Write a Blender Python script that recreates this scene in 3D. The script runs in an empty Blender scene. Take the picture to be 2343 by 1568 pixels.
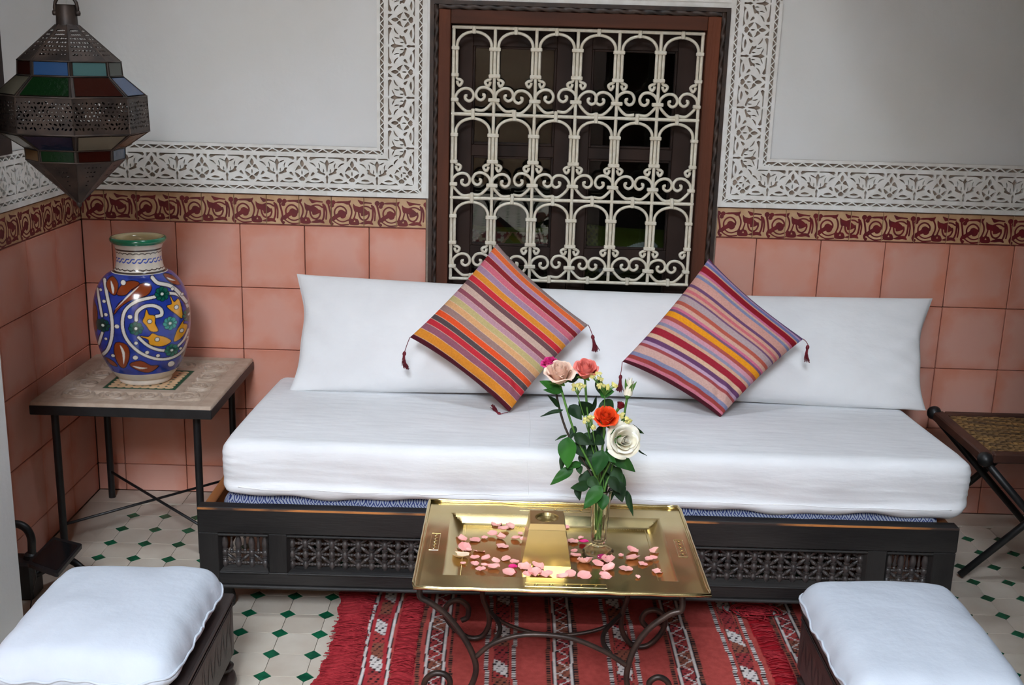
import bpy, bmesh, math, random
import numpy as np
from mathutils import Matrix, Vector

sc = bpy.context.scene
C = sc.collection
random.seed(7)
rng = np.random.default_rng(7)

# ------------------------------------------------------------------ camera, sky, exposure
FW, FH, FPX = 2343.0, 1568.0, 2574.4825
CAM = np.array([1.3355, -3.4541, 1.4259])
YAW, PITCH, ROLL = 0.0016, 0.2518, 0.0287
_f = np.array([math.sin(YAW)*math.cos(PITCH), math.cos(YAW)*math.cos(PITCH), -math.sin(PITCH)])
_r0 = np.array([math.cos(YAW), -math.sin(YAW), 0.0]); _u0 = np.cross(_r0, _f)
_r = _r0*math.cos(ROLL) + _u0*math.sin(ROLL); _u = -_r0*math.sin(ROLL) + _u0*math.cos(ROLL)
cd = bpy.data.cameras.new('camera'); cam = bpy.data.objects.new('camera', cd); C.objects.link(cam)
cd.sensor_fit = 'HORIZONTAL'; cd.sensor_width = 36.0; cd.lens = FPX/FW*36.0; cd.clip_start = .05
cam.matrix_world = Matrix(((_r[0], _u[0], -_f[0], CAM[0]), (_r[1], _u[1], -_f[1], CAM[1]), (_r[2], _u[2], -_f[2], CAM[2]), (0, 0, 0, 1)))
sc.camera = cam
w = bpy.data.worlds.new('sky'); sc.world = w; w.use_nodes = True
bg = w.node_tree.nodes['Background']; bg.inputs[0].default_value = (.82, .92, 1.03, 1); bg.inputs[1].default_value = 38.0
sc.view_settings.view_transform = 'Standard'; sc.view_settings.look = 'None'
sc.view_settings.exposure = 0.26; sc.view_settings.gamma = 1.0; sc.view_settings.use_curve_mapping = False
# opening of the courtyard towards the sky (a portal only guides the sampling of the sky)
OPX0, OPX1, OPY0, OPY1, OPZ = .2, 1.6, -9.0, -3.8, 4.8
pl = bpy.data.lights.new('sky_portal', 'AREA'); pl.shape = 'RECTANGLE'; pl.size = OPX1-OPX0; pl.size_y = OPY1-OPY0
pl.cycles.is_portal = True
SKX0, SKX1, SKY0, SKY1 = 1.0, 1.6, -1.30, -.98      # small roof light over the seating
po = bpy.data.objects.new('sky_portal', pl); C.objects.link(po); po.location = ((OPX0+OPX1)/2, (OPY0+OPY1)/2, OPZ)

pl2 = bpy.data.lights.new('rooflight_portal', 'AREA'); pl2.shape = 'RECTANGLE'; pl2.size = SKX1-SKX0; pl2.size_y = SKY1-SKY0; pl2.cycles.is_portal = True
po2 = bpy.data.objects.new('rooflight_portal', pl2); C.objects.link(po2); po2.location = ((SKX0+SKX1)/2, (SKY0+SKY1)/2, 3.2)

def ray(px, py): return _f + _r*(px-FW/2)/FPX + _u*(FH/2-py)/FPX
def hit(px, py, axis, val):
    d = ray(px, py); k = 'xyz'.index(axis); t = (val-CAM[k])/d[k]; return CAM + t*d
def hitp(px, py, p, n):
    d = ray(px, py); n = np.array(n); t = ((np.array(p)-CAM) @ n)/(d @ n); return CAM + t*d

# ------------------------------------------------------------------ materials
def lin(c):
    c = np.array(c[:3], float)/255.0
    return np.where(c <= .04045, c/12.92, ((c+.055)/1.055)**2.4)
def rgba(c): return tuple(lin(c))+(1.0,)
def mat(name, col, rough=.6, col2=None, scale=12.0, detail=5, bump=0.0, bscale=150.0, metal=0.0, spec=.5, rnd=0.0, attr=None,
        stretch=(1, 1, 1), lo=.35, hi=.65, bstretch=None, coat=0.0, trans=0.0, sheen=0.0, bdist=.002, sss=0.0):
    m = bpy.data.materials.new(name); m.use_nodes = True; nt = m.node_tree; N = nt.nodes; L = nt.links
    b = N['Principled BSDF']
    b.inputs['Roughness'].default_value = rough; b.inputs['Metallic'].default_value = metal
    b.inputs['Specular IOR Level'].default_value = spec; b.inputs['Coat Weight'].default_value = coat; b.inputs['Coat Roughness'].default_value = .08
    b.inputs['Sheen Weight'].default_value = sheen
    if sss: b.inputs['Subsurface Weight'].default_value = sss; b.inputs['Subsurface Radius'].default_value = (.01, .008, .006); b.inputs['Subsurface Scale'].default_value = .3
    tc = N.new('ShaderNodeTexCoord'); src = tc.outputs['Object']
    mp = N.new('ShaderNodeMapping'); mp.inputs['Scale'].default_value = stretch; L.new(src, mp.inputs['Vector'])
    if attr:
        at = N.new('ShaderNodeAttribute'); at.attribute_name = attr; out = at.outputs['Color']
    else:
        rg = N.new('ShaderNodeRGB'); rg.outputs[0].default_value = rgba(col); out = rg.outputs[0]
    oi = N.new('ShaderNodeObjectInfo')
    ad = N.new('ShaderNodeVectorMath'); ad.operation = 'ADD'; L.new(mp.outputs[0], ad.inputs[0])
    cb = N.new('ShaderNodeVectorMath'); cb.operation = 'SCALE'; cb.inputs[0].default_value = (37, 11, 23); L.new(oi.outputs['Random'], cb.inputs['Scale']); L.new(cb.outputs[0], ad.inputs[1])
    if col2 is not None:
        no = N.new('ShaderNodeTexNoise'); no.inputs['Scale'].default_value = scale; no.inputs['Detail'].default_value = detail; L.new(ad.outputs[0], no.inputs['Vector'])
        mr = N.new('ShaderNodeMapRange'); mr.inputs[1].default_value = lo; mr.inputs[2].default_value = hi; L.new(no.outputs['Fac'], mr.inputs[0])
        mx = N.new('ShaderNodeMix'); mx.data_type = 'RGBA'; L.new(mr.outputs[0], mx.inputs['Factor']); L.new(out, mx.inputs['A'])
        if attr:
            mu = N.new('ShaderNodeMix'); mu.data_type = 'RGBA'; mu.blend_type = 'MULTIPLY'; mu.inputs['Factor'].default_value = 1; L.new(out, mu.inputs['A']); mu.inputs['B'].default_value = tuple(np.array(col2)/255.0)+(1,); L.new(mu.outputs['Result'], mx.inputs['B'])
        else: mx.inputs['B'].default_value = rgba(col2)
        out = mx.outputs['Result']
    if rnd:
        mr2 = N.new('ShaderNodeMapRange'); mr2.inputs[3].default_value = 1-rnd; mr2.inputs[4].default_value = 1+rnd; L.new(oi.outputs['Random'], mr2.inputs[0])
        vm = N.new('ShaderNodeVectorMath'); vm.operation = 'SCALE'; L.new(out, vm.inputs[0]); L.new(mr2.outputs[0], vm.inputs['Scale']); out = vm.outputs[0]
    L.new(out, b.inputs['Base Color'])
    if bump:
        n2 = N.new('ShaderNodeTexNoise'); n2.inputs['Scale'].default_value = bscale; n2.inputs['Detail'].default_value = 6
        if bstretch:
            mp2 = N.new('ShaderNodeMapping'); mp2.inputs['Scale'].default_value = bstretch; L.new(src, mp2.inputs['Vector']); L.new(mp2.outputs[0], n2.inputs['Vector'])
        else: L.new(ad.outputs[0], n2.inputs['Vector'])
        bu = N.new('ShaderNodeBump'); bu.inputs['Strength'].default_value = bump; bu.inputs['Distance'].default_value = bdist; L.new(n2.outputs['Fac'], bu.inputs['Height']); L.new(bu.outputs[0], b.inputs['Normal'])
    if trans: b.inputs['Transmission Weight'].default_value = trans
    return m
def glassmat(name, tint, refl=1.5, rough=.0, body=None, bodyfac=0.0):
    m = bpy.data.materials.new(name); m.use_nodes = True; nt = m.node_tree; N = nt.nodes; L = nt.links
    for n in list(N):
        if n.type == 'BSDF_PRINCIPLED': N.remove(n)
    out = [n for n in N if n.type == 'OUTPUT_MATERIAL'][0]
    t = N.new('ShaderNodeBsdfTransparent'); t.inputs[0].default_value = rgba(tint)
    g = N.new('ShaderNodeBsdfGlossy'); g.inputs['Roughness'].default_value = rough
    fr = N.new('ShaderNodeFresnel'); fr.inputs[0].default_value = refl
    mx = N.new('ShaderNodeMixShader'); L.new(fr.outputs[0], mx.inputs[0]); L.new(g.outputs[0], mx.inputs[2])
    if body is not None:
        d = N.new('ShaderNodeBsdfDiffuse'); d.inputs[0].default_value = rgba(body)
        tl = N.new('ShaderNodeBsdfTranslucent'); tl.inputs[0].default_value = rgba(body)
        m1 = N.new('ShaderNodeMixShader'); m1.inputs[0].default_value = .5; L.new(d.outputs[0], m1.inputs[1]); L.new(tl.outputs[0], m1.inputs[2])
        m2 = N.new('ShaderNodeMixShader'); m2.inputs[0].default_value = bodyfac; L.new(t.outputs[0], m2.inputs[1]); L.new(m1.outputs[0], m2.inputs[2]); L.new(m2.outputs[0], mx.inputs[1])
        no = N.new('ShaderNodeTexNoise'); no.inputs['Scale'].default_value = 90; bu = N.new('ShaderNodeBump'); bu.inputs['Strength'].default_value = .5; bu.inputs['Distance'].default_value = .002
        tc = N.new('ShaderNodeTexCoord'); L.new(tc.outputs['Object'], no.inputs['Vector']); L.new(no.outputs['Fac'], bu.inputs['Height']); L.new(bu.outputs[0], g.inputs['Normal'])
    else: L.new(t.outputs[0], mx.inputs[1])
    L.new(mx.outputs[0], out.inputs['Surface'])
    return m

M = {}
M['plaster'] = mat('white_plaster', (228, 230, 230), .85, (222, 222, 218), 2.0, bump=.25, bscale=60, bdist=.003)
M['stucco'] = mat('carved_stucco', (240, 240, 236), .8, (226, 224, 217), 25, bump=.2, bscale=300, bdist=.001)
M['stuccobed'] = mat('stucco_ground', (164, 148, 134), .9, (128, 112, 100), 40)  # pinkish grey ground, darkened to carry the shade of the carved recesses
M['mortar'] = mat('tile_mortar', (140, 104, 90), .95, (100, 76, 64), 30)
M['grout'] = mat('floor_grout', (165, 155, 140), .95, (130, 118, 100), 30)
M['pink'] = mat('pink_cement_tile', (218, 164, 148), .5, (220, 154, 132), 7, 6, bump=.08, bscale=40, rnd=.05, lo=.4, hi=.72, spec=.4)
def stain_edges(m, col, half, lo, hi, amt):
    nt = m.node_tree; N = nt.nodes; L = nt.links; b = N['Principled BSDF']; src = b.inputs['Base Color'].links[0].from_socket
    tc = N.new('ShaderNodeTexCoord'); ab = N.new('ShaderNodeVectorMath'); ab.operation = 'ABSOLUTE'; L.new(tc.outputs['Object'], ab.inputs[0]); sp = N.new('ShaderNodeSeparateXYZ'); L.new(ab.outputs[0], sp.inputs[0])
    mxm = N.new('ShaderNodeMath'); mxm.operation = 'MAXIMUM'; L.new(sp.outputs['X'], mxm.inputs[0]); L.new(sp.outputs['Z'], mxm.inputs[1])
    no = N.new('ShaderNodeTexNoise'); no.inputs['Scale'].default_value = 14; no.inputs['Detail'].default_value = 4; L.new([n for n in N if n.type == 'VECT_MATH' and n.operation == 'ADD'][0].outputs[0], no.inputs['Vector'])
    ad = N.new('ShaderNodeMath'); ad.operation = 'MULTIPLY_ADD'; L.new(no.outputs['Fac'], ad.inputs[0]); ad.inputs[1].default_value = .07; L.new(mxm.outputs[0], ad.inputs[2])
    mr = N.new('ShaderNodeMapRange'); mr.inputs[1].default_value = lo; mr.inputs[2].default_value = hi; mr.inputs[4].default_value = amt; L.new(ad.outputs[0], mr.inputs[0])
    mx = N.new('ShaderNodeMix'); mx.data_type = 'RGBA'; L.new(mr.outputs[0], mx.inputs['Factor']); L.new(src, mx.inputs['A']); mx.inputs['B'].default_value = rgba(col); L.new(mx.outputs['Result'], b.inputs['Base Color'])
stain_edges(M['pink'], (206, 116, 84), .1, .095, .15, .6)
M['bordertile'] = mat('cream_border_tile', (206, 172, 134), .45, (190, 152, 112), 30, rnd=.06)
M['borderred'] = mat('oxblood_glaze', (116, 32, 36), .4, (96, 26, 34), 30)
M['floortile'] = mat('beige_zellige', (205, 196, 182), .28, (186, 172, 156), 9, rnd=.06, bump=.06, bscale=25, lo=.3, hi=.7)
M['greentile'] = mat('green_zellige', (22, 98, 66), .2, (14, 74, 52), 40, rnd=.2)
M['woodframe'] = mat('brown_window_wood', (118, 64, 40), .6, (58, 36, 28), 6, bump=.3, bscale=30, spec=.25, stretch=(1, 1, .12), bstretch=(6, 6, .5))
M['woodframeh'] = mat('brown_window_wood_rail', (118, 64, 40), .6, (58, 36, 28), 6, bump=.3, bscale=30, spec=.25, stretch=(.12, 1, 1), bstretch=(.5, 6, 6))
M['woodrope'] = mat('carved_rope_wood', (66, 48, 38), .5, (36, 28, 24), 20)
M['woodsash'] = mat('dark_sash_wood', (58, 42, 36), .6, (36, 27, 24), 9, spec=.2, stretch=(1, 1, .2), bump=.1, bscale=60)
M['iron_white'] = mat('white_painted_iron', (226, 221, 205), .45, (212, 203, 182), 60, bump=.15, bscale=200)
M['glass'] = glassmat('window_glass', (225, 230, 228), 1.45)
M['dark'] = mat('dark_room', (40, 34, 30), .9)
M['bedwood'] = mat('ebonised_wood', (48, 45, 43), .5, (24, 22, 22), 9, spec=.35, stretch=(.25, 1, 1), bump=.35, bscale=40, bstretch=(.6, 6, 6))
M['bedwoodv'] = mat('ebonised_wood_upright', (48, 45, 43), .5, (24, 22, 22), 9, spec=.35, stretch=(1, 1, .25), bump=.35, bscale=40, bstretch=(6, 6, .6))
M['wornwood'] = mat('worn_orange_wood', (196, 126, 66), .6, (60, 46, 40), 14, stretch=(.35, 1, 1), lo=.42, hi=.56)
M['innerwood'] = mat('orange_brown_wood', (176, 112, 58), .5, (132, 78, 40), 10, stretch=(1, .2, 1))
M['lattice'] = mat('turned_dark_wood', (74, 67, 64), .42, (52, 47, 46), 60, bump=.1, bscale=100)
M['cloth'] = mat('white_cotton', (238, 239, 240), .9, (231, 231, 232), 6, bump=.5, bscale=24, bstretch=(.5, 1, .8), spec=.15, bdist=.007)
M['cloth2'] = mat('white_cotton_cover', (238, 239, 241), .9, (230, 231, 233), 5, bump=.42, bscale=30, bstretch=(.3, 1, 1.2), spec=.15, bdist=.008)
M['attr'] = mat('woven_colour', (255, 255, 255), .85, (224, 218, 216), 220, attr='Col', bump=.25, bscale=500, spec=.15, bdist=.0008)
M['rug'] = mat('flatwoven_wool', (255, 255, 255), .95, (206, 198, 196), 60, attr='Col', bump=.5, bscale=350, spec=.05, bdist=.002)
M['ceramic'] = mat('glazed_ceramic', (255, 255, 255), .16, (222, 222, 228), 30, attr='Col', spec=.55, coat=.4)
M['carved'] = mat('carved_stone_top', (255, 255, 255), .6, (214, 204, 194), 40, attr='Col', bump=.1, bscale=120)
M['ironblk'] = mat('black_iron', (30, 30, 31), .45, (22, 21, 22), 30, bump=.1, bscale=80)
M['iron'] = mat('rusty_wrought_iron', (70, 54, 46), .42, (44, 36, 33), 25, metal=.45, bump=.15, bscale=80)
M['brass'] = mat('polished_brass', (210, 194, 146), .2, (200, 178, 124), 6, metal=1.0, bump=.05, bscale=18, bdist=.002)
M['brass2'] = mat('brushed_brass', (220, 200, 144), .28, (212, 190, 132), 8, metal=1.0, bump=.06, bscale=300, bstretch=(1, 1, .02), bdist=.0006)
M['lantern'] = mat('aged_lantern_metal', (74, 60, 52), .5, (42, 35, 32), 18, metal=.35, bump=.25, bscale=60)
M['maroon'] = mat('maroon_silk', (124, 16, 36), .6, (92, 10, 28), 120)
M['leaf'] = mat('rose_leaf', (46, 98, 34), .5, (26, 70, 26), 14, rnd=.3, bump=.25, bscale=60, spec=.22)
M['leafdk'] = mat('rose_leaf_dark', (38, 66, 32), .55, (20, 42, 22), 14, rnd=.3, bump=.25, bscale=60, spec=.2)
M['stem'] = mat('green_stem', (86, 132, 50), .5, (66, 108, 40), 30)
M['stemdk'] = mat('brown_stem', (58, 48, 40), .5)
M['stoolwood'] = mat('stool_dark_wood', (62, 50, 46), .42, (36, 30, 30), 12, stretch=(1, .2, 1), bump=.2, bscale=50, bstretch=(5, .6, 5))
M['tabwood'] = mat('red_brown_wood', (82, 50, 38), .5, (56, 34, 28), 10)
M['blackplastic'] = mat('black_plastic', (20, 20, 22), .4)
M['screen'] = mat('dark_screen', (16, 16, 18), .12)
M['redwool'] = mat('red_wool', (164, 50, 56), .95, (134, 34, 42), 90, spec=.05)
M['statice'] = mat('pale_yellow_statice', (236, 228, 160), .8, (214, 204, 110), 120)
def petalmat(n, a, b): return mat(n, a, .55, b, 18, spec=.3, rnd=.06, sss=.25)
M['p_white'] = petalmat('white_petal', (246, 243, 232), (240, 232, 208)); M['p_cream'] = petalmat('peach_petal', (248, 220, 200), (246, 206, 184))
M['p_coral'] = petalmat('coral_petal', (246, 150, 140), (240, 128, 116)); M['p_orange'] = petalmat('orange_petal', (248, 92, 34), (240, 70, 30))
M['p_mag'] = petalmat('magenta_petal', (232, 70, 150), (214, 40, 116)); M['p_red'] = petalmat('dark_red_petal', (130, 14, 30), (100, 10, 24))
M['p_pink'] = petalmat('pink_petal', (248, 168, 164), (246, 186, 176)); M['p_old'] = petalmat('cream_petal', (244, 222, 192), (240, 206, 176))
M['vglass'] = glassmat('crystal', (240, 240, 232), 1.5)
M['cloth3'] = mat('pale_linen_cover', (200, 207, 217), .9, (192, 199, 209), 5, bump=.4, bscale=30, spec=.15, bdist=.006)
M['ceilwood'] = mat('pale_cedar_ceiling', (150, 124, 98), .7, (128, 100, 76), 8, stretch=(.2, 1, 1))
M['cedar'] = mat('dark_cedar', (74, 48, 34), .6, (54, 34, 26), 8, stretch=(.2, 1, 1))

# ------------------------------------------------------------------ mesh helpers
def mesh(name, verts, faces, smooth=False, sharp=None):
    me = bpy.data.meshes.new(name); me.from_pydata([tuple(map(float, v)) for v in verts], [], faces)
    if smooth: me.polygons.foreach_set('use_smooth', [True]*len(me.polygons))
    if sharp is not None: me.set_sharp_from_angle(angle=math.radians(sharp))
    me.update(); return me
def obj(name, me, m, parent=None, loc=None, rot=None, mtx=None):
    if m is not None and not me.materials: me.materials.append(m)
    o = bpy.data.objects.new(name, me); C.objects.link(o)
    if mtx is not None: o.matrix_world = mtx
    else:
        if loc is not None: o.location = tuple(map(float, loc))
        if rot is not None: o.rotation_euler = rot
    if parent is not None: setparent(o, parent)
    return o
def wloc(p):
    v = Vector((0, 0, 0)); m = Matrix.Identity(4)
    chain = []
    while p is not None: chain.append(p); p = p.parent
    for q in reversed(chain): m = m @ q.matrix_parent_inverse @ q.matrix_basis
    return m
def setparent(o, p):
    o.parent = p; o.matrix_parent_inverse = wloc(p).inverted()
def tag(o, label, cat, group=None):
    o['label'] = label; o['category'] = cat
    if group: o['group'] = group
    return o
def thing(name, label, cat, loc, group=None):
    o = bpy.data.objects.new(name, None); C.objects.link(o); o.location = tuple(map(float, loc)); o.empty_display_size = .05
    return tag(o, label, cat, group)
def struct(name, me, m):
    o = obj(name, me, m); o['kind'] = 'structure'; return o
class MB:
    def __init__(s): s.v = []; s.f = []
    def add(s, v, f):
        b = len(s.v); s.v += [tuple(map(float, q)) for q in v]; s.f += [tuple(i+b for i in q) for q in f]; return s
    def box(s, lo, hi, bev=0.0):
        x0, y0, z0 = lo; x1, y1, z1 = hi
        if bev <= 0:
            v = [(x0, y0, z0), (x1, y0, z0), (x1, y1, z0), (x0, y1, z0), (x0, y0, z1), (x1, y0, z1), (x1, y1, z1), (x0, y1, z1)]
            f = [(0, 3, 2, 1), (4, 5, 6, 7), (0, 1, 5, 4), (1, 2, 6, 5), (2, 3, 7, 6), (3, 0, 4, 7)]
            return s.add(v, f)
        v = []; idx = {}
        for a, (X, sx) in enumerate(((x0, 1), (x1, -1))):
            for b, (Y, sy) in enumerate(((y0, 1), (y1, -1))):
                for c, (Z, sz) in enumerate(((z0, 1), (z1, -1))):
                    for k in range(3):
                        d = [bev, bev, bev]; d[k] = 0
                        idx[a, b, c, k] = len(v); v.append((X+sx*d[0], Y+sy*d[1], Z+sz*d[2]))
        f = []
        for a in (0, 1):
            q = [idx[a, b, c, 0] for b, c in ((0, 0), (1, 0), (1, 1), (0, 1))]; f.append(tuple(q if a else q[::-1]))
            q = [idx[b, a, c, 1] for b, c in ((0, 0), (0, 1), (1, 1), (1, 0))]; f.append(tuple(q if a else q[::-1]))
            q = [idx[b, c, a, 2] for b, c in ((0, 0), (1, 0), (1, 1), (0, 1))]; f.append(tuple(q if a else q[::-1]))
        for a in (0, 1):
            for b in (0, 1):
                f.append((idx[a, b, 0, 0], idx[a, b, 1, 0], idx[a, b, 1, 1], idx[a, b, 0, 1]))
                f.append((idx[a, 0, b, 0], idx[a, 1, b, 0], idx[a, 1, b, 2], idx[a, 0, b, 2]))
                f.append((idx[0, a, b, 1], idx[1, a, b, 1], idx[1, a, b, 2], idx[0, a, b, 2]))
        for a in (0, 1):
            for b in (0, 1):
                for c in (0, 1): f.append(tuple(idx[a, b, c, k] for k in range(3)))
        return s.add(v, f)
    def tube(s, pts, r, n=8, cap=True, closed=False):
        P = np.array(pts, float); m = len(P); R = np.full(m, r) if np.isscalar(r) else np.array(r, float)
        T = np.zeros_like(P)
        if closed: T = np.roll(P, -1, 0)-np.roll(P, 1, 0)
        else: T[1:-1] = P[2:]-P[:-2]; T[0] = P[1]-P[0]; T[-1] = P[-1]-P[-2]
        T /= np.linalg.norm(T, axis=1)[:, None]+1e-12
        up = np.array([0, 0, 1.0]) if abs(T[0][2]) < .9 else np.array([1.0, 0, 0])
        N = np.cross(T[0], up); N /= np.linalg.norm(N); rings = []
        for i in range(m):
            N = N - T[i]*(N @ T[i]); N /= np.linalg.norm(N)+1e-12; B = np.cross(T[i], N)
            rings.append([P[i]+R[i]*(math.cos(2*math.pi*k/n)*N+math.sin(2*math.pi*k/n)*B) for k in range(n)])
        v = [q for g in rings for q in g]; f = []
        for i in range(m if closed else m-1):
            j = (i+1) % m
            for k in range(n): f.append((i*n+k, i*n+(k+1) % n, j*n+(k+1) % n, j*n+k))
        if cap and not closed: f.append(tuple(range(n))[::-1]); f.append(tuple((m-1)*n+k for k in range(n)))
        return s.add(v, f)
    def lathe(s, prof, n=24, axis='z', org=(0, 0, 0), cap=True):
        v = []; f = []; m = len(prof)
        for r, h in prof:
            for k in range(n):
                a = 2*math.pi*k/n; c, q = r*math.cos(a), r*math.sin(a)
                p = (c, q, h) if axis == 'z' else ((h, c, q) if axis == 'x' else (q, h, c)); v.append((p[0]+org[0], p[1]+org[1], p[2]+org[2]))
        for i in range(m-1):
            for k in range(n): f.append((i*n+k, i*n+(k+1) % n, (i+1)*n+(k+1) % n, (i+1)*n+k))
        if cap: f.append(tuple(range(n))[::-1]); f.append(tuple((m-1)*n+k for k in range(n)))
        return s.add(v, f)
    def build(s, name, m, parent=None, smooth=False, sharp=None, **k): return obj(name, mesh(name, s.v, s.f, smooth, sharp), m, parent, **k)
def cat(pts, n=6, closed=False):
    P = np.array(pts, float); m = len(P); out = []
    for i in range(m if closed else m-1):
        if closed: p0, p1, p2, p3 = P[(i-1) % m], P[i], P[(i+1) % m], P[(i+2) % m]
        else: p0, p1, p2, p3 = P[max(i-1, 0)], P[i], P[i+1], P[min(i+2, m-1)]
        for k in range(n):
            t = k/n; out.append(.5*((2*p1)+(-p0+p2)*t+(2*p0-5*p1+4*p2-p3)*t*t+(-p0+3*p1-3*p2+p3)*t**3))
    if not closed: out.append(P[-1])
    return np.array(out)
def gridmesh(name, P, cols=None, wrapu=False, smooth=True):
    nu, nv = P.shape[:2]; V = P.reshape(-1, 3); I = np.arange(nu*nv).reshape(nu, nv)
    if wrapu: I = np.vstack([I, I[:1]])
    F = np.stack([I[:-1, :-1], I[1:, :-1], I[1:, 1:], I[:-1, 1:]], -1).reshape(-1, 4)
    me = bpy.data.meshes.new(name); me.vertices.add(len(V)); me.vertices.foreach_set('co', V.astype(np.float32).ravel())
    me.loops.add(F.size); me.loops.foreach_set('vertex_index', F.astype(np.int32).ravel())
    me.polygons.add(len(F)); me.polygons.foreach_set('loop_start', np.arange(0, F.size, 4, dtype=np.int32)); me.polygons.foreach_set('loop_total', np.full(len(F), 4, np.int32))
    me.polygons.foreach_set('use_smooth', np.full(len(F), smooth)); me.update(calc_edges=True)
    if cols is not None: setcol(me, cols.reshape(-1, 3))
    return me
def setcol(me, c):
    a = me.color_attributes.new('Col', 'FLOAT_COLOR', 'POINT'); d = np.ones((len(c), 4), np.float32); d[:, :3] = c; a.data.foreach_set('color', d.ravel())
# smooth pseudo noise as a sum of sines
def waves(X, Y, k=8, f=3.0, seed=0, oct=3):
    g = np.random.default_rng(seed); o = np.zeros_like(X); amp = 1.0
    for q in range(oct):
        for i in range(k):
            a = g.uniform(0, 2*math.pi); ff = f*g.uniform(.6, 1.5)*(2**q); o += amp/k*1.8*np.sin(ff*(X*math.cos(a)+Y*math.sin(a))+g.uniform(0, 6.28))
        amp *= .5
    return o
# signed distance drawing
def sd_poly(p, X, Y, smooth=0):
    P = cat(p, smooth, True) if smooth else np.array(p, float)
    ins = np.zeros(X.shape, bool); d = np.full(X.shape, 1e9); n = len(P)
    for i in range(n):
        a, b = P[i], P[(i+1) % n]; dx, dy = b-a; L = dx*dx+dy*dy+1e-12
        t = np.clip(((X-a[0])*dx+(Y-a[1])*dy)/L, 0, 1); d = np.minimum(d, (X-a[0]-t*dx)**2+(Y-a[1]-t*dy)**2)
        c = (a[1] > Y) != (b[1] > Y)
        ins ^= c & (X < (b[0]-a[0])*(Y-a[1])/((b[1]-a[1]) if abs(b[1]-a[1]) > 1e-12 else 1e-12)+a[0])
    return np.where(ins, 1, -1)*np.sqrt(d)
def sd_line(p, wd, X, Y, smooth=4, closed=False):
    P = cat(p, smooth, closed) if smooth else np.array(p, float); d = np.full(X.shape, 1e9)
    for a, b in zip(P[:-1], P[1:]):
        dx, dy = b-a; L = dx*dx+dy*dy+1e-12; t = np.clip(((X-a[0])*dx+(Y-a[1])*dy)/L, 0, 1); d = np.minimum(d, (X-a[0]-t*dx)**2+(Y-a[1]-t*dy)**2)
    return wd/2-np.sqrt(d)
def sd_disc(c, r, X, Y): return r-np.hypot(X-c[0], Y-c[1])
# marching squares: filled region F>0 at height z1 with side walls down to z0
def isomesh(F, xs, ys, z1, z0, fn=None, rim=True, back=False):
    nx, ny = F.shape; V = []; key = {}; faces = []; walls = []
    F = np.where(np.abs(F) < 1e-9, 1e-9, F); S = F > 0
    def vid(k):
        if k in key: return key[k]
        t, i, j = k
        if t == 'c': p = (xs[i], ys[j])
        elif t == 'h': a = F[i, j]/(F[i, j]-F[i+1, j]); p = (xs[i]+a*(xs[i+1]-xs[i]), ys[j])
        else: a = F[i, j]/(F[i, j]-F[i, j+1]); p = (xs[i], ys[j]+a*(ys[j+1]-ys[j]))
        key[k] = len(V); V.append(p); return key[k]
    for j in range(ny-1):
        i = 0
        while i < nx-1:
            s = (S[i, j], S[i+1, j], S[i+1, j+1], S[i, j+1])
            if all(s):
                k = i
                while k < nx-1 and S[k, j] and S[k+1, j] and S[k+1, j+1] and S[k, j+1]: k += 1
                faces.append((vid(('c', i, j)), vid(('c', k, j)), vid(('c', k, j+1)), vid(('c', i, j+1)))); i = k; continue
            if any(s):
                cs = [('c', i, j), ('c', i+1, j), ('c', i+1, j+1), ('c', i, j+1)]; es = [('h', i, j), ('v', i+1, j), ('h', i, j+1), ('v', i, j)]
                poly = []; kinds = []
                for q in range(4):
                    if s[q]: poly.append(vid(cs[q])); kinds.append(0)
                    if s[q] != s[(q+1) % 4]: poly.append(vid(es[q])); kinds.append(1 if s[q] else 2)
                if len(poly) >= 3: faces.append(tuple(poly))
                for q in range(len(poly)):
                    if kinds[q] == 1 and kinds[(q+1) % len(poly)] == 2: walls.append((poly[q], poly[(q+1) % len(poly)]))
            i += 1
    n = len(V); A = [(x, y, z1) for x, y in V]
    out = list(faces)
    if z0 is not None and (walls or back):
        A += [(x, y, z0) for x, y in V]
        for a, b in walls: out.append((b, a, a+n, b+n))
        if back: out += [tuple(q+n for q in f[::-1]) for f in faces]
    if fn: A = [fn(*q) for q in A]
    return A, out
def clean(me):
    bm = bmesh.new(); bm.from_mesh(me); loose = [v for v in bm.verts if not v.link_faces]; bmesh.ops.delete(bm, geom=loose, context='VERTS'); bm.to_mesh(me); bm.free(); return me
from mathutils.bvhtree import BVHTree
def bvh_of(me): return BVHTree.FromPolygons([tuple(v.co) for v in me.vertices], [tuple(p.vertices) for p in me.polygons])
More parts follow.
